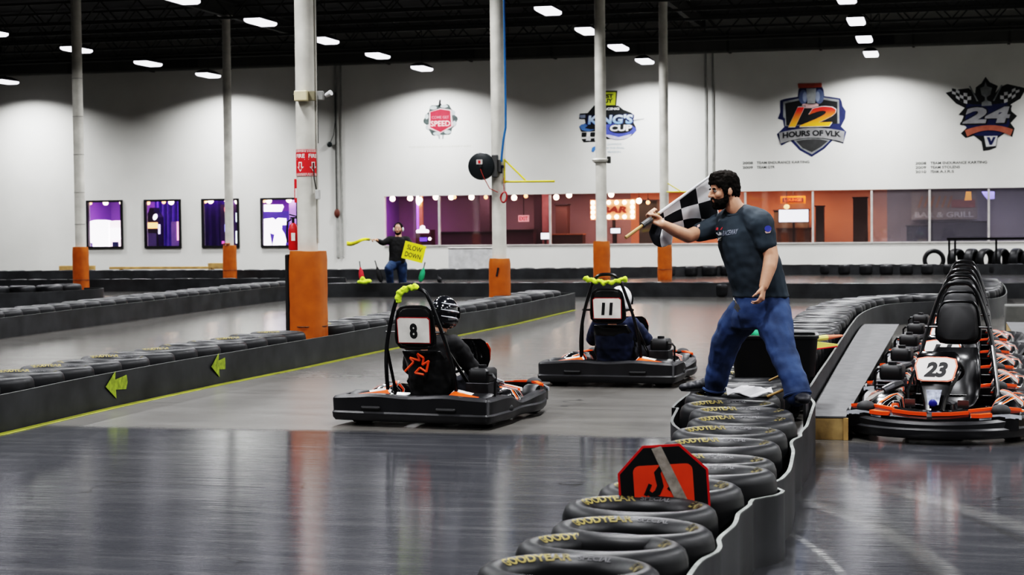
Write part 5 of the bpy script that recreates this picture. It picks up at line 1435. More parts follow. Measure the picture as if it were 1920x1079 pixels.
for sx in (450, 555):
    layer('painted_wheel', [(sx + 30 * math.cos(t), 150 + 48 * math.sin(t)) for t in [2 * PI * i / 20 for i in range(20)]], *c_, k, mat('steel blue paint', (.10, .13, .22), .7), e12, 3)
    layer('painted_hub', [(sx + (10 if sx < 500 else -10) + 14 * math.cos(t), 150 + 34 * math.sin(t)) for t in [2 * PI * i / 16 for i in range(16)]], *c_, k, mat('pale steel paint', (.25, .29, .38), .7), e12, 4)
layer('painted_column', [(470, 95), (535, 95), (528, 200), (478, 200)], *c_, k, embgrey, e12, 4)
layer('red_bar', [(415, 62), (570, 62), (572, 90), (420, 92)], *c_, k, mat('brick red paint', (.42, .09, .05), .7), e12, 4)
layer('pink_ring', [(440, 205), (450, 195), (540, 195), (552, 205), (540, 225), (450, 225)], *c_, k, mat('pink paint', (.5, .33, .32), .7), e12, 4)
grad12 = grad_mat('red to yellow paint', (.75, .40, .03), (.55, .03, .02), -.22, .28)
for dg, x_, w_ in (('1', -.50, 105 * k), ('2', .20, 235 * k)):
    for mm, gs, lv in ((embblk, .085, 5), (embwhite, .04, 6), (grad12, 0, 7)):
        put_text(MB(), dg, FACE @ Matrix.Translation((x_, .055, .004 * lv)), 128 * k + gs, w_ + gs, .03, .30).build('number' if gs == 0 else 'number_outline', mm, e12, None)
ban = []
for i in range(11): u = -1 + i / 5; ban.append((505 + 215 * u, 355 + 28 * u * u))
for i in range(11): u = 1 - i / 5; ban.append((505 + 205 * u, 420 + 35 * u * u))
layer('banner', ban, *c_, k, mat('silver banner paint', (.26, .26, .26), .7), e12, 6)
ltext('banner_lettering', 'HOURS OF VLK', 0, (292 - 390) * k, 380 * k, 38 * k, embblk, e12, 8, .04, 0, .06)
# twenty four emblem
e24 = thing('wall_emblem', 'painted emblem with silver 24, trophy and checkered flags on the back wall', 'wall emblem', emblem_at(1848, 216))
c_ = (1665, 270)
layer('outline', [(1665, 25), (1690, 60), (1740, 85), (1725, 130), (1760, 90), (1800, 75), (1915, 105), (1880, 170), (1820, 205), (1825, 250), (1860, 280), (1820, 325), (1845, 360), (1830, 415), (1790, 385), (1740, 420), (1730, 480), (1690, 495), (1650, 500), (1640, 440), (1590, 400), (1540, 415), (1510, 385), (1550, 345), (1510, 320), (1530, 270), (1495, 265), (1535, 220), (1480, 190), (1415, 120), (1500, 100), (1560, 95), (1600, 130), (1605, 90), (1640, 65)], *c_, k, embblk, e24, 0)
layer('blue_field', [(1545, 190), (1600, 200), (1730, 200), (1800, 190), (1815, 330), (1790, 375), (1740, 410), (1600, 400), (1560, 370), (1535, 330)], *c_, k, navy, e24, 1)
layer('trophy', [(1630, 95), (1655, 85), (1665, 55), (1675, 85), (1705, 95), (1695, 140), (1672, 155), (1675, 175), (1700, 185), (1705, 210), (1640, 212), (1640, 188), (1660, 175), (1660, 155), (1640, 140)], *c_, k, embgrey, e24, 2)
for s in (-1, 1):
    fx_ = lambda u, v: ((1665 + s * (90 + 120 * u), 120 + 75 * v * (1 - .3 * u) - 18 * u + 10 * math.sin(u * 5)))
    layer('flag', [fx_(u / 8, 0) for u in range(9)] + [fx_(1 - u / 8, 1) for u in range(9)], *c_, k, embwhite, e24, 2)
    for i in range(5):
        for j in range(3):
            if (i + j) % 2 == 0: layer('flag_square', [fx_(i / 5, j / 3), fx_((i + 1) / 5, j / 3), fx_((i + 1) / 5, (j + 1) / 3), fx_(i / 5, (j + 1) / 3)], *c_, k, embblk, e24, 3)
    layer('flag_staff', [(1665 + s * 95, 80), (1665 + s * 105, 80), (1665 + s * 55, 180), (1665 + s * 45, 180)], *c_, k, embgrey, e24, 3)
put_text(MB(), '24', FACE @ Matrix.Translation((.02, .0, .020)), 118 * k, 330 * k, .07, .15).build('number_outline', embblk, e24, None)
put_text(MB(), '24', FACE @ Matrix.Translation((.02, .0, .024)), 105 * k, 300 * k, .05, .15).build('number', mat('silver number paint', (.34, .34, .35), .7, 0, .2, 3), e24, None)
rib = []
for i in range(9): u = -1 + i / 4; rib.append((1685 + 150 * u, 335 + 30 * u * u))
for i in range(9): u = 1 - i / 4; rib.append((1685 + 135 * u, 368 + 38 * u * u))
layer('ribbon', rib, *c_, k, mat('brick ribbon paint', (.42, .14, .09), .7), e24, 5)
layer('foot_panel', [(1655, 405), (1740, 405), (1728, 470), (1668, 475)], *c_, k, embwhite, e24, 3)
layer('foot_mark', [(1672, 412), (1690, 412), (1700, 440), (1712, 412), (1728, 412), (1705, 462), (1690, 462)], *c_, k, navy, e24, 4)
# king's cup
k2 = S1 / 7.194
ekc = thing('wall_emblem', "painted blue KING'S CUP emblem behind the white column, with a yellow tag on top", 'wall emblem', emblem_at(1145, 231))
c_ = (611, 580)
layer('black_swoosh', [(180, 440), (290, 435), (385, 330), (420, 345), (720, 345), (790, 400), (900, 445), (925, 470), (930, 580), (960, 640), (970, 690), (900, 760), (700, 790), (560, 800), (390, 690), (200, 690), (170, 620), (260, 570), (250, 520), (170, 515)], *c_, k2, embblk, ekc, 0)
layer('blue_ellipse', [(690 + 275 * math.cos(t), 680 + 95 * math.sin(t)) for t in [2 * PI * i / 30 for i in range(30)]], *c_, k2, mat('royal blue paint', (.07, .09, .36), .7), ekc, 1)
layer('pale_crescent', [(600, 740)] + [(720 + 190 * math.cos(t), 715 + 95 * math.sin(t)) for t in [PI * i / 14 for i in range(13, 0, -1)]] + [(900, 735), (720, 775)], *c_, k2, mat('lilac paint', (.45, .44, .55), .7), ekc, 2)
layer('dark_ellipse', [(750 + 165 * math.cos(t), 655 + 68 * math.sin(t)) for t in [2 * PI * i / 26 for i in range(26)]], *c_, k2, embblk, ekc, 3)
put_text(MB(), "KING'S", FACE @ Matrix.Translation((-.01, (580 - 530) * k2, .016)), 145 * k2, 670 * k2, .09, .1).build('lettering_shadow', navy, ekc, None)
put_text(MB(), "KING'S", FACE @ Matrix.Translation((-.01, (580 - 530) * k2, .022)), 130 * k2, 630 * k2, .045, .1).build('lettering', grad_mat('sky to white paint', (.06, .22, .52), (.55, .62, .68), -.10, .27), ekc, None)
put_text(MB(), 'CUP', FACE @ Matrix.Translation(((755 - 611) * k2, (580 - 650) * k2, .020)), 88 * k2, 310 * k2, .05, .05).build('lettering', embwhite, ekc, None)
layer('yellow_tag_border', [(395, 130), (708, 140), (690, 350), (395, 350)], *c_, k2, embblk, ekc, 1)
layer('yellow_tag', [(415, 150), (690, 158), (675, 335), (415, 335)], *c_, k2, mat('acid yellow paint', (.46, .50, .04), .7), ekc, 2)
put_text(MB(), 'BEST', FACE @ Matrix.Translation(((555 - 611) * k2, (580 - 210) * k2, .014)), 55 * k2, 190 * k2, .05).build('tag_lettering', embblk, ekc, None)
put_text(MB(), 'BUY', FACE @ Matrix.Translation(((560 - 611) * k2, (580 - 275) * k2, .014)), 60 * k2, 170 * k2, .05).build('tag_lettering', embblk, ekc, None)
put_text(MB(), 'RACING', FACE @ Matrix.Translation(((600 - 611) * k2, (580 - 385) * k2, .012)), 36 * k2, 270 * k2, .05).build('small_lettering', embwhite, ekc, None)
for i in range(4):
    layer('check_square', [(210 + 60 * i, 700 + 55 * (i % 2)), (275 + 60 * i, 700 + 55 * (i % 2)), (270 + 60 * i, 760 + 55 * (i % 2)), (205 + 60 * i, 760 + 55 * (i % 2))], *c_, k2, embblk if i % 2 == 0 else embwhite, ekc, 1)
layer('check_strip', [(205, 790), (400, 780), (400, 830), (230, 835)], *c_, k2, embblk, ekc, 0)
layer('blue_loop', [(170, 620), (200, 590), (260, 580), (300, 600), (250, 640), (330, 660), (390, 660), (300, 690), (210, 670)], *c_, k2, mat('mid blue paint', (.08, .18, .40), .7), ekc, 1)
layer('pale_streak', [(170, 460), (260, 455), (260, 500), (190, 505)], *c_, k2, mat('grey blue paint', (.20, .23, .30), .7), ekc, 1)
layer('spark', [(930, 540), (1080, 525), (1070, 540), (940, 560)], *c_, k2, embgrey, ekc, 0)
layer('blue_flame', [(340, 960), (350, 910), (405, 885), (395, 940), (365, 975)], *c_, k2, mat('flame blue paint', (.08, .20, .50), .7), ekc, 1)
pale_b = mat('faint blue lettering', (.36, .45, .52), .7)
for i, (sx, w_) in enumerate((('CHAMPIONS', 200), ('OF THE FINAL', 270), ('SEASON', 180))):
    ltext('faint_lettering', sx, (640 - 611 + w_ * .1) * k2, (580 - 870 - 52 * i) * k2, w_ * k2, 26 * k2, pale_b, ekc, 1, .0)
# red SPEED crest
k3 = S1 / 12
esp = thing('wall_emblem', 'painted red SPEED crest with dark ornate ring on the back wall', 'wall emblem', emblem_at(826, 225))
c_ = (555, 540)
ringp = []
for i in range(48):
    t = 2 * PI * i / 48; rr_ = 385 + 30 * math.cos(6 * t) + 14 * math.cos(12 * t + 1)
    ringp.append((555 + rr_ * math.cos(t), 540 + rr_ * .95 * math.sin(t)))
layer('ornate_ring', ringp, *c_, k3, mat('dark green grey paint', (.05, .065, .062), .7, 0, .5, 9), esp, 0)
layer('top_finial', [(505, 230), (520, 130), (530, 80), (550, 60), (570, 85), (565, 140), (600, 220)], *c_, k3, embblk, esp, 0)
layer('foot_finial', [(470, 880), (510, 985), (540, 985), (545, 900)], *c_, k3, embgrey, esp, 0); layer('foot_finial', [(580, 900), (590, 990), (620, 985), (640, 880)], *c_, k3, embgrey, esp, 0)
for i in range(8):
    t = 2 * PI * (i + .35) / 8
    layer('ring_highlight', [(555 + 350 * math.cos(t) + 70 * math.cos(a) * abs(math.sin(t)) + 26 * math.cos(a), 540 + 330 * math.sin(t) + 40 * math.sin(a) * abs(math.cos(t)) + 26 * math.sin(a)) for a in [2 * PI * j / 12 for j in range(12)]], *c_, k3, mat('silver ring paint', (.36, .40, .40), .7), esp, 1)
layer('crest_border', [(285, 345), (555, 270), (825, 310), (840, 500), (865, 695), (555, 850), (250, 725), (275, 600)], *c_, k3, mat('pink white paint', (.52, .40, .40), .7), esp, 2)
layer('crest_field', [(310, 350), (555, 290), (795, 330), (805, 500), (815, 690), (555, 825), (305, 710), (310, 560)], *c_, k3, mat('crimson paint', (.36, .02, .035), .7), esp, 3)
ltext('lettering', 'SPEED', .0, (540 - 625) * k3, 470 * k3, 130 * k3, mat('pale pink paint', (.62, .45, .43), .7), esp, 4, .015)
ltext('small_lettering', 'COME GET', .0, (540 - 480) * k3, 420 * k3, 65 * k3, mat('rose paint', (.48, .17, .19), .7), esp, 4, .02)
fa = emblem_at(825, 275)
o = put_text(MB(), 'THE RIDE OF YOUR LIFE EVERY DAY', FACE, .05, 2.3, .0).build('faint_wall_lettering', mat('very faint lettering', (.56, .56, .48), .8), None, None); o.location = fa
tag(o, 'very faint pale line of lettering below the red SPEED crest', 'wall lettering')
lettm = mat('dark grey wall lettering', (.10, .105, .10), .8)
for px_, rows, lab in ((1392, (('2008', 'TEAM ENDURANCE KARTING', 306, 100), ('2009', 'TEAM GTR', 314.5, 36)), 'two small lines of dark lettering below the 12 HOURS shield'), (1716, (('2008', 'TEAM ENDURANCE KARTING', 306.5, 103), ('2009', 'TEAM STOLENS', 314.5, 55), ('2010', 'TEAM A.I.R.S', 322.5, 44)), 'three small lines of dark lettering below the 24 emblem')):
    b_ = emblem_at(px_, 310); t = thing('wall_lettering', lab, 'wall lettering', b_)
    for yr, sx, yy, ww in rows:
        z = emblem_at(px_, yy).z - b_.z
        put_text(MB(), yr, FACE @ Matrix.Translation((10 * S1, z, .002)), .085, 19 * S1, .01).build('year', lettm, t, None)
        x_ = 27 * S1; unit = ww * S1 / sum(len(q_) + .6 for q_ in sx.split())
        for q_ in sx.split():
            put_text(MB(), q_, FACE @ Matrix.Translation((x_ + len(q_) * unit / 2, z, .002)), .085, len(q_) * unit, .01).build('word', lettm, t, None); x_ += (len(q_) + .6) * unit

# ------------------------------------------------------------------ things seen through the windows
def em(name, col, st): return mat(name, col, .5, emit=col, estr=st)
glow_w = em('white glow', (.95, .92, 1.0), 5.0); glow_p = em('pink white glow', (1.0, .75, .85), 3.5); glow_o = em('orange glow', (1.0, .48, .16), 3.0)
glow_b = em('blue violet glow', (.16, .10, .85), 1.6); bulbm = em('warm bulb', (1.0, .78, .55), 16.0); bulbo = em('amber bulb', (1.0, .45, .18), 6.0); glow_r = em('red sign glow', (1.0, .25, .25), 1.4)
screen = em('blue white screen', (.75, .88, 1.0), 3.5); cab = mat('dark cabinet', (.012, .010, .022), .4)
def seen(px, py, dy): return at_y(px, py, W + dy)
def cabinet(x0, x1, ytop, dy, lab, group=None):
    a = seen(x0, ytop, dy); b = seen(x1, ytop, dy); w_ = b.x - a.x
    t = thing('arcade_machine', lab, 'arcade machine', ((a.x + b.x) / 2, W + dy, 0))
    return t, w_, a.z
# window 1
t, w_, h_ = cabinet(170, 209, 413, 1.3, 'large glowing white round topped machine seen through the leftmost small window')
arc = [(-w_ / 2, .35), (w_ / 2, .35), (w_ / 2, h_ - .14)] + [(w_ / 2 * math.cos(PI * i / 12), h_ - .14 + .14 * math.sin(PI * i / 12)) for i in range(1, 12)] + [(-w_ / 2, h_ - .14)]
MB().poly(arc, .5, frame((0, .25, 0), (1, 0, 0), (0, 0, 1))).build('lit_body', glow_w, t, None); MB().box((0, 0, .17), (w_, .5, .34)).build('plinth', cab, t, None)
MB().box((-w_ * .36, -.26, .98), (.16, .06, .20)).build('side_leg', mat('lilac panel', (.25, .22, .5), .5), t, None)
t, w_, h_ = cabinet(211, 233, 414, 1.3, 'smaller pink topped glowing machine at the right of the leftmost small window')
arc = [(-w_ / 2, .35), (w_ / 2, .35), (w_ / 2, h_ - .1)] + [(w_ / 2 * math.cos(PI * i / 10), h_ - .1 + .1 * math.sin(PI * i / 10)) for i in range(1, 10)] + [(-w_ / 2, h_ - .1)]
MB().poly(arc, .5, frame((0, .25, 0), (1, 0, 0), (0, 0, 1))).build('lit_body', glow_p, t, None); MB().box((0, 0, .17), (w_, .5, .34)).build('plinth', cab, t, None)
MB().box((0, -.27, h_ - .5), (w_ * .8, .05, .4)).build('lit_screen', glow_w, t, None); MB().box((-.0, -.27, 1.0), (w_ * .5, .05, .22)).build('coin_door', mat('navy panel', (.01, .02, .10), .5), t, None)
# window 2
t, w_, h_ = cabinet(276, 301, 390, 1.2, 'dark arcade machine with an orange lit panel in the second small window')
MB().poly([(-w_ / 2, 0), (w_ / 2, 0), (w_ / 2, h_ - .35), (w_ / 2 - .1, h_ - .2), (.12, h_ - .15), (.1, h_), (-.05, h_), (-.12, h_ - .2), (-w_ / 2, h_ - .3)], .5, frame((0, .25, 0), (1, 0, 0), (0, 0, 1))).build('body', cab, t, None)
z1 = seen(290, 423, 1.2).z
MB().box((.02, -.27, z1), (w_ * .9, .05, .22)).build('lit_panel', glow_o, t, None)
MB().ell((w_ * .32, -.27, seen(299, 407, 1.2).z), (.08, .03, .12), rot('Y', 25)).build('lit_face', glow_w, t); 
MB().box((0, -.26, seen(290, 450, 1.2).z), (w_ * .8, .03, .5)).build('lower_panel', mat('dull violet panel', (.10, .09, .2), .5), t, None)
MB().box((w_ * .55, -.2, seen(305, 430, 1.2).z), (.04, .1, .36)).build('side_tube', em('lilac tube', (.7, .7, 1.0), 2.5), t, None)
t, w_, h_ = cabinet(326, 341, 416, 1.4, 'lilac lit machine at the right edge of the second small window')
MB().box((0, 0, h_ / 2), (w_, .5, h_)).build('body', mat('lilac cabinet', (.35, .25, .65), .5), t, None); MB().box((w_ * .35, -.27, h_ - .35), (.05, .04, .7)).build('edge_light', em('rose tube', (1, .45, .6), 2.5), t, None)
cu = thing('curtain', 'violet lit curtain panel in the second small window', 'curtain', (seen(314, 420, 2.2).x, W + 2.2, 0))
rr = []
for i in range(25): x = -.5 + i / 24; rr.append([(x, .04 * math.sin(i * 1.3), .3), (x, .04 * math.sin(i * 1.3), 2.9), (x, .04 * math.sin(i * 1.3) + .01, 2.9), (x, .04 * math.sin(i * 1.3) + .01, .3)])
MB().rings([[Vector(p) for p in r_] for r_ in rr]).build('cloth', mat('violet cloth', (.17, .12, .55), .8), cu)
# window 3
t, w_, h_ = cabinet(418, 450, 384, 1.3, 'colorful lit arcade machine in the third small window, partly behind the thin column')
MB().box((0, 0, h_ / 2), (w_, .5, h_)).build('body', mat('violet cabinet', (.06, .03, .12), .5), t, None)
for (xx, yy, ww, hh_, mm) in ((446, 379, .14, .12, glow_w), (446, 408, .16, .33, em('cyan white glow', (.75, .97, 1.0), 4)), (446, 445, .16, .45, em('mint white glow', (.8, 1.0, .97), 4)), (423, 393, .10, .16, glow_r), (424, 428, .12, .28, em('periwinkle glow', (.3, .35, .95), 1.5)), (418, 455, .08, .1, em('magenta glow', (.8, .15, .6), 1.5))):
    p = seen(xx, yy, 1.0); MB().box((p.x - t.location.x, -.28, p.z), (ww, .05, hh_)).build('lit_panel', mm, t, None)
cu2 = thing('curtain', 'dim indigo curtain filling the left of the third small window', 'curtain', (seen(402, 420, 2.0).x, W + 2.0, 0))
rr = []
for i in range(25): x = -.62 + 1.2 * i / 24; rr.append([(x, .04 * math.sin(i * 1.1), .3), (x, .04 * math.sin(i * 1.1), 2.9), (x, .04 * math.sin(i * 1.1) + .01, 2.9), (x, .04 * math.sin(i * 1.1) + .01, .3)])
MB().rings([[Vector(p) for p in r_] for r_ in rr]).build('cloth', mat('indigo cloth', (.07, .04, .20), .8), cu2)
# window 4
pn = thing('lit_poster', 'glowing white and blue poster panel in the fourth small window', 'poster', (seen(517, 430, 1.0).x, W + 1.0, seen(517, 430, 1.0).z))
q4 = lambda x, y, o=0: (seen(x, y, 1.0).x - pn.location.x, seen(x, y, 1.0).z - pn.location.z)
F4 = frame((0, 0, 0), (1, 0, 0), (0, 0, 1))
MB().poly([q4(493, 396), q4(541, 396), q4(543, 463), q4(493, 463)], .03, F4 @ Matrix.Translation((0, 0, -.03))).build('blue_panel', em('deep blue panel', (.10, .07, .42), .6), pn, None)
MB().poly([q4(495, 411), q4(512, 409), q4(517, 413), q4(521, 409), q4(537, 410), q4(537, 422), q4(529, 422), q4(528, 430), q4(534, 440), q4(537, 452), q4(535, 461), q4(520, 461), q4(511, 461), q4(515, 440), q4(506, 437), q4(510, 461), q4(495, 461)], .01, F4).build('white_art', glow_w, pn, None)
MB().poly([q4(495, 384), q4(530, 384), q4(532, 388), q4(528, 397), q4(495, 397)], .01, F4).build('white_banner', glow_w, pn, None)
MB().poly([q4(541, 375), q4(562, 375), q4(562, 463), q4(543, 463)], .02, F4 @ Matrix.Translation((0, 0, -.05))).build('lilac_panel', em('lilac panel glow', (.50, .32, .85), .9), pn, None)
# bulbs along the window heads
bm = MB().ell((0, 0, 0), .10).mesh('bulb', bulbm, 60); bm2 = MB().ell((0, 0, 0), .07).mesh('bulb', bulbo, 60)
def bulb(px, py, big, lab, grp, dy=.8):
    p = seen(px, py, dy); t = thing('string_bulb', lab, 'light bulb', p, 0, grp)
    o = bpy.data.objects.new('bulb', bm if big else bm2); C.objects.link(o); o.parent = t
    MB().cyl((0, 0, .08), (0, 0, .14), .03, 8).tube([(0, 0, .14), (0, 0, 3.0 - p.z)], .008, 5).build('socket', roomdark, t)
bl = [(198, 380, 1), (229, 380, 1), (169, 381, 0), (278, 381, 0), (307, 379, 0), (321, 379, 1), (385, 378, 0), (395, 377, 1), (426, 377, 1), (445, 378, 1), (495, 377, 0), (504, 377, 1), (542, 375, 1), (736, 373, 1), (769, 372, 1), (787, 375, 1), (817, 370, 1), (846, 370, 1), (852, 370, 0), (884, 370, 1), (911, 370, 0), (964, 371, 1), (986, 368, 0), (1043, 370, 1), (1067, 366, 1), (1146, 365, 1), (1198, 377, 1), (1215, 380, 0)]
for i, (x, y, b) in enumerate(bl):
    wi = 'leftmost small window' if x < 240 else 'second small window' if x < 350 else 'third small window' if x < 460 else 'fourth small window' if x < 570 else 'long bar window'
    same = [q_ for q_ in bl if (q_[0] < 240) == (x < 240) and (q_[0] < 350) == (x < 350) and (q_[0] < 460) == (x < 460) and (q_[0] < 570) == (x < 570)]
    bulb(x, y, b, '%s glowing bulb at the top of the %s, %s from its left' % ('white' if b else 'small amber', wi, ordw(sorted(same).index((x, y, b)) + 1)), 'bulbs along the window heads')
# lounge: neon pillar, lit machine, exit sign
t, w_, h_ = cabinet(783, 812, 421, 1.2, 'dark red machine with a white lit top seen right of the sign man')
MB().box((0, 0, h_ * .5 - .1), (w_, .5, h_ - .2)).build('body', mat('dark red cabinet', (.05, .005, .02), .4), t, None)
MB().poly([(-.22, 0), (.22, 0), (.24, .07), (.20, .12), (.10, .13), (.08, .24), (0, .28), (-.08, .24), (-.10, .13), (-.20, .12), (-.24, .07)], .05, frame((-.02, -.26, seen(796, 437, 1.2).z), (1, 0, 0), (0, 0, 1))).build('lit_topper', glow_w, t, None)
MB().box((0, -.27, seen(798, 449, 1.2).z), (.26, .04, .14)).build('violet_screen', glow_b, t, None); MB().ell((.24, -.27, seen(809, 448, 1.2).z), .06).build('white_lamp', glow_w, t)
p = seen(787, 390, 2.2); t = thing('neon_pillar', 'narrow violet and orange lit pillar in the left pane of the long window', 'pillar', (p.x, W + 2.2, 0))
MB().box((-.07, 0, 1.5), (.08, .1, 3)).build('violet_side', em('violet neon', (.45, .2, 1.0), 1.2), t, None); MB().box((.05, 0, 1.5), (.14, .1, 3)).build('orange_side', em('dim orange', (.5, .2, .08), .5), t, None)
MB().ell((0, -.15, seen(787, 375, 2.2).z), (.09, .06, .2)).build('lamp', bulbm, t)
p = seen(982, 410, 3.5); t = thing('exit_sign', 'pinkish lit EXIT sign inside the lounge right of the hose reel column', 'sign', p)
MB().box((0, 0, 0), (.40, .06, .24)).build('body', em('pink sign face', (.85, .42, .42), .8), t, None); put_text(MB(), 'EXIT', frame((0, -.035, 0), (1, 0, 0), (0, 0, 1)), .15, .33, .03).build('lettering', em('red letters', (.6, .05, .06), .8), t, None)
MB().cyl((0, 0, .12), (0, 0, 3.0 - p.z), .015, 6).build('hanger', roomdark, t)
def lounge_box(n, lab, cat, x0, x1, y0, dy, m, m2=None, d=.5):
    a = seen(x0, y0, dy); b = seen(x1, y0, dy)
    t = thing(n, lab, cat, ((a.x + b.x) / 2, W + dy, 0)); w_ = b.x - a.x
    MB().box((0, 0, a.z / 2), (w_, d, a.z)).build('body', m, t, None, .01); MB().box((0, -.02, a.z + .02), (w_ + .06, d + .06, .04)).build('top', m2 or roomdark, t, None)
    return t
lounge_box('bench', 'dark long bench back along the lounge pane left of the hose reel column', 'bench', 826, 925, 437, 2.5, mat('plum upholstery', (.055, .025, .035), .7))
lounge_box('bench', 'dark bench back in the lounge pane below the exit sign', 'bench', 950, 1003, 433, 2.5, mat('plum upholstery', (.055, .025, .035), .7))
for x0, x1, lab in ((1003, 1017, 'dark vertical lounge post left of the white screen'), (1018, 1030, 'rosy lit lounge post just left of the second mullion'), (902, 920, 'dim lounge post left of the hose reel column')):
    a = seen(x0, 400, 3.0); b = seen(x1, 400, 3.0); t = thing('room_post', lab, 'post', ((a.x + b.x) / 2, W + 3, 0)); mm = mat('rosy post', (.45, .2, .19), .7) if 'rosy' in lab else mat('dark post', (.06, .035, .045), .7)
    MB().box((0, 0, 1.5), (b.x - a.x, .3, 3)).build('shaft', mm, t, None); MB().box((0, 0, .06), (b.x - a.x + .06, .36, .12)).build('foot', roomdark, t, None)
def tv(px, py, w_, h_, lab, dy=1.6, m=None):
    p = seen(px, py, dy); t = thing('lit_screen', lab, 'screen', p)
    MB().box((0, .03, 0), (w_ + .06, .05, h_ + .06)).build('casing', black, t, None); MB().box((0, -.005, 0), (w_, .02, h_)).build('screen_face', m or screen, t, None)
    MB().box((0, .06, -p.z / 2 - h_ / 4), (.08, .03, p.z - h_ / 2)).build('stand', black, t, None)
tv(1022, 443, .30, .22, 'small white lit screen at the second mullion of the long window')
tv(1154, 433, .34, .17, 'small white lit screen below the marquee bulb sign')
tv(1488, 405, 1.0, .42, 'pale blue lit screen in the pane right of the flagman')
# marquee sign with bulbs
mp = seen(1150, 394, 2.0); ms = thing('marquee_sign', 'salmon sign framed with glowing bulbs behind the white column', 'sign', mp)
x0 = seen(1112, 394, 2).x - mp.x; x1 = seen(1186, 394, 2).x - mp.x; z1 = seen(1150, 380, 2).z - mp.z; z0 = seen(1150, 407, 2).z - mp.z
MB().box(((x0 + x1) / 2, .05, (z0 + z1) / 2), (x1 - x0 + .2, .06, z1 - z0 + .2)).build('board', em('salmon board', (.85, .33, .2), .5), ms, None)
mbm = MB().ell((0, 0, 0), .075, None, 10, 8).mesh('marquee_bulb', bulbm, 60)
for i in range(6):
    for z in (z0, z1):
        o = bpy.data.objects.new('marquee_bulb', mbm); C.objects.link(o); o.parent = ms; o.location = (x0 + (x1 - x0) * i / 5, -.03, z)
for z in (z0 + (z1 - z0) / 3, z0 + (z1 - z0) * 2 / 3):
    for x in (x0, x1): o = bpy.data.objects.new('marquee_bulb', mbm); C.objects.link(o); o.parent = ms; o.location = (x, -.03, z)
put_text(MB(), 'BAR', frame((.02, .0, (z0 + z1) / 2), (1, 0, 0), (0, 0, 1)), .24, .95, .05, .2).build('lettering', mat('dull red letters', (.30, .05, .03), .6), ms, None)
MB().box((0, .1, -1.5), (.1, .1, 2.6)).build('stand', roomdark, ms, None)
# bar things
lounge_box('bar_counter', 'dark bar counter right of the white screen in the long window', 'counter', 1036, 1095, 441, 1.8, mat('dark bar wood', (.04, .018, .012), .6), mat('orange counter edge', (.35, .13, .05), .6))
lounge_box('dark_cabinet', 'tall grey green cabinet right of the marquee sign', 'cabinet', 1200, 1234, 377, 2.2, mat('grey green cabinet', (.07, .075, .062), .6))
lounge_box('dark_cabinet', 'dark tall cabinet seen left of the marquee sign', 'cabinet', 1044, 1066, 385, 2.8, mat('brown cabinet', (.13, .07, .055), .6))
lounge_box('bar_counter', 'brown bar counter in the pane right of the flagman', 'counter', 1458, 1520, 430, 2.3, mat('brown bar', (.10, .065, .045), .6))
lounge_box('bar_shelf', 'dark back bar shelf behind the pale blue screen', 'shelf', 1452, 1516, 396, 3.2, mat('olive shelf', (.14, .11, .08), .6))
lounge_box('dark_cabinet', 'dark tall cabinet in the third pane from the right', 'cabinet', 1600, 1627, 372, 2.0, mat('dark brown cabinet', (.05, .035, .025), .6))
lounge_box('dark_cabinet', 'low dark cabinet left of the tall cabinet in the bar pane', 'cabinet', 1530, 1545, 388, 2.0, mat('dark olive cabinet', (.05, .05, .04), .6))
lounge_box('bar_stool', 'dark stool shape in front of the grey grill wall', 'stool', 1700, 1740, 425, 2.0, mat('grey blue seat', (.10, .10, .12), .7))
lounge_box('bench', 'grey blue bench along the grill panes at the right', 'bench', 1745, 1850, 418, 2.0, mat('grey blue seat', (.10, .10, .12), .7))
p = seen(1487, 375, 2.2); t = thing('lit_sign', 'orange framed red sign hanging in the bar pane right of the flagman', 'sign', p)
MB().box((0, 0, 0), (.86, .06, .26)).build('frame', em('orange frame', (.7, .16, .03), .7), t, None); MB().box((0, -.03, 0), (.72, .04, .15)).build('panel', mat('dark red panel', (.10, .02, .01), .6), t, None)
put_text(MB(), 'LOUNGE', frame((0, -.055, 0), (1, 0, 0), (0, 0, 1)), .11, .6, .04).build('lettering', em('red lettering', (.8, .12, .05), .8), t, None); MB().cyl((0, 0, .13), (0, 0, 3.0 - p.z), .012, 6).build('hanger', roomdark, t)
p = seen(1475, 388, 1.2); t = thing('pendant_lamp', 'small warm pendant lamp above the pale blue screen', 'lamp', p)
MB().ell((0, 0, 0), (.10, .10, .08)).build('globe', em('warm globe', (1, .6, .25), 3), t); MB().cyl((0, 0, .07), (0, 0, 3.0 - p.z), .01, 6).build('cord', roomdark, t)
p = seen(1432, 362, 2.6)
gp = seen(1770, 385, 3.9); gs = thing('grill_sign', 'dim brown BAR & GRILL sign on the grey wall in the right panes', 'sign', gp)
MB().box((0, .04, 0), (2.25, .05, 1.0)).build('board', mat('grey brown board', (.20, .165, .14), .7), gs, None)
for i in range(6): MB().box((-.8 + i * .2, 0, .12), (.07, .03, .42), rot('Y', 18)).build('painted_bar', mat('orange brown bars', (.30, .14, .06), .7), gs, None)
MB().box((.65, 0, .05), (.8, .03, .28)).build('painted_panel', mat('brick panel', (.24, .08, .06), .7), gs, None)
put_text(MB(), 'BAR & GRILL', frame((0, -.0, -.33), (1, 0, 0), (0, 0, 1)), .20, 2.0, .03).build('lettering', mat('pale grey letters', (.42, .40, .38), .7), gs, None)
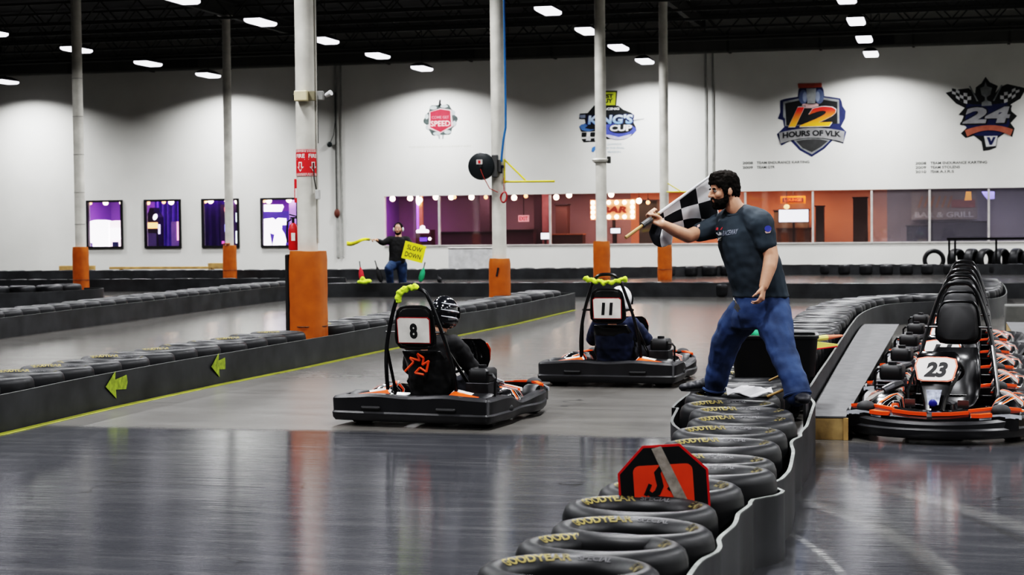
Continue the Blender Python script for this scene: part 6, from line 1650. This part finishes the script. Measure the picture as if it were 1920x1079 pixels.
for px_, py_, m_, lb in ((1815, 368, em('amber sign', (.9, .35, .08), .9), 'small amber lit sign at the top of the right panes'), (1852, 366, em('lilac sign', (.40, .36, .95), 1.0), 'small lilac lit sign at the top of the rightmost mullion')):
    p = seen(px_, py_, 2.0); t = thing('lit_sign', lb, 'sign', p)
    MB().poly([(-.12, -.15), (.12, -.14), (.10, .15), (-.06, .16)] if px_ < 1830 else [(-.2, .12), (.22, .12), (.22, -.13), (-.02, -.15), (-.14, 0)], .03, frame((0, 0, 0), (1, 0, 0), (0, 0, 1))).build('lit_face', m_, t, None); MB().cyl((0, 0, .1), (0, 0, 3.0 - p.z), .01, 6).build('hanger', roomdark, t)
def room_lamp(x, y, z, col, e, size=1.5):
    l = bpy.data.lights.new('room_lamp', 'AREA'); l.shape = 'RECTANGLE'; l.size = size; l.size_y = .8; l.energy = e; l.color = col
    o = bpy.data.objects.new('room_lamp', l); C.objects.link(o); o.location = (x, y, z)
RL = 2.2
for x in (-30, -27, -24): room_lamp(x, W + 2.2, 2.95, (.62, .35, 1.0), 42 * RL)
room_lamp(-21.4, W + 2, 2.95, (.7, .5, 1), 50 * RL)
room_lamp(-19.4, W + 1.5, 2.95, (.6, .25, 1), 38 * RL); room_lamp(-16.0, W + 2.0, 2.95, (1, .72, .72), 34 * RL); room_lamp(-13.0, W + 2.0, 2.95, (1, .68, .66), 30 * RL)
room_lamp(-10.2, W + 2.0, 2.95, (1, .62, .45), 75 * RL); room_lamp(-7.5, W + 2.0, 2.95, (1, .62, .45), 65 * RL); room_lamp(-4.8, W + 2.0, 2.95, (1, .66, .45), 60 * RL)
room_lamp(-1.4, W + 2.0, 2.95, (1, .85, .76), 46 * RL); room_lamp(1.6, W + 2.0, 2.95, (.82, .84, 1.0), 42 * RL); room_lamp(5, W + 2.0, 2.95, (.82, .84, 1.0), 42 * RL)
# ------------------------------------------------------------------ camera object, world, view
cam = bpy.data.cameras.new('camera'); co_ = bpy.data.objects.new('camera', cam); C.objects.link(co_)
co_.matrix_world = Matrix.Translation((0, 0, EYE)) @ CAMROT.to_4x4()
cam.sensor_width = 36; cam.lens = 36 * F / 1920; cam.clip_end = 200
cam.dof.use_dof = True; cam.dof.focus_distance = 13.0; cam.dof.aperture_fstop = 5.0
bpy.context.scene.camera = co_
w_ = bpy.data.worlds.new('hall'); bpy.context.scene.world = w_; w_.use_nodes = True
w_.node_tree.nodes['Background'].inputs[0].default_value = (.01, .01, .012, 1); w_.node_tree.nodes['Background'].inputs[1].default_value = .3
sc = bpy.context.scene
sc.cycles.caustics_reflective = False; sc.cycles.caustics_refractive = False; sc.cycles.diffuse_bounces = 3
sc.view_settings.view_transform = 'Filmic'
sc.view_settings.look = 'Very High Contrast'
sc.view_settings.exposure = -0.35
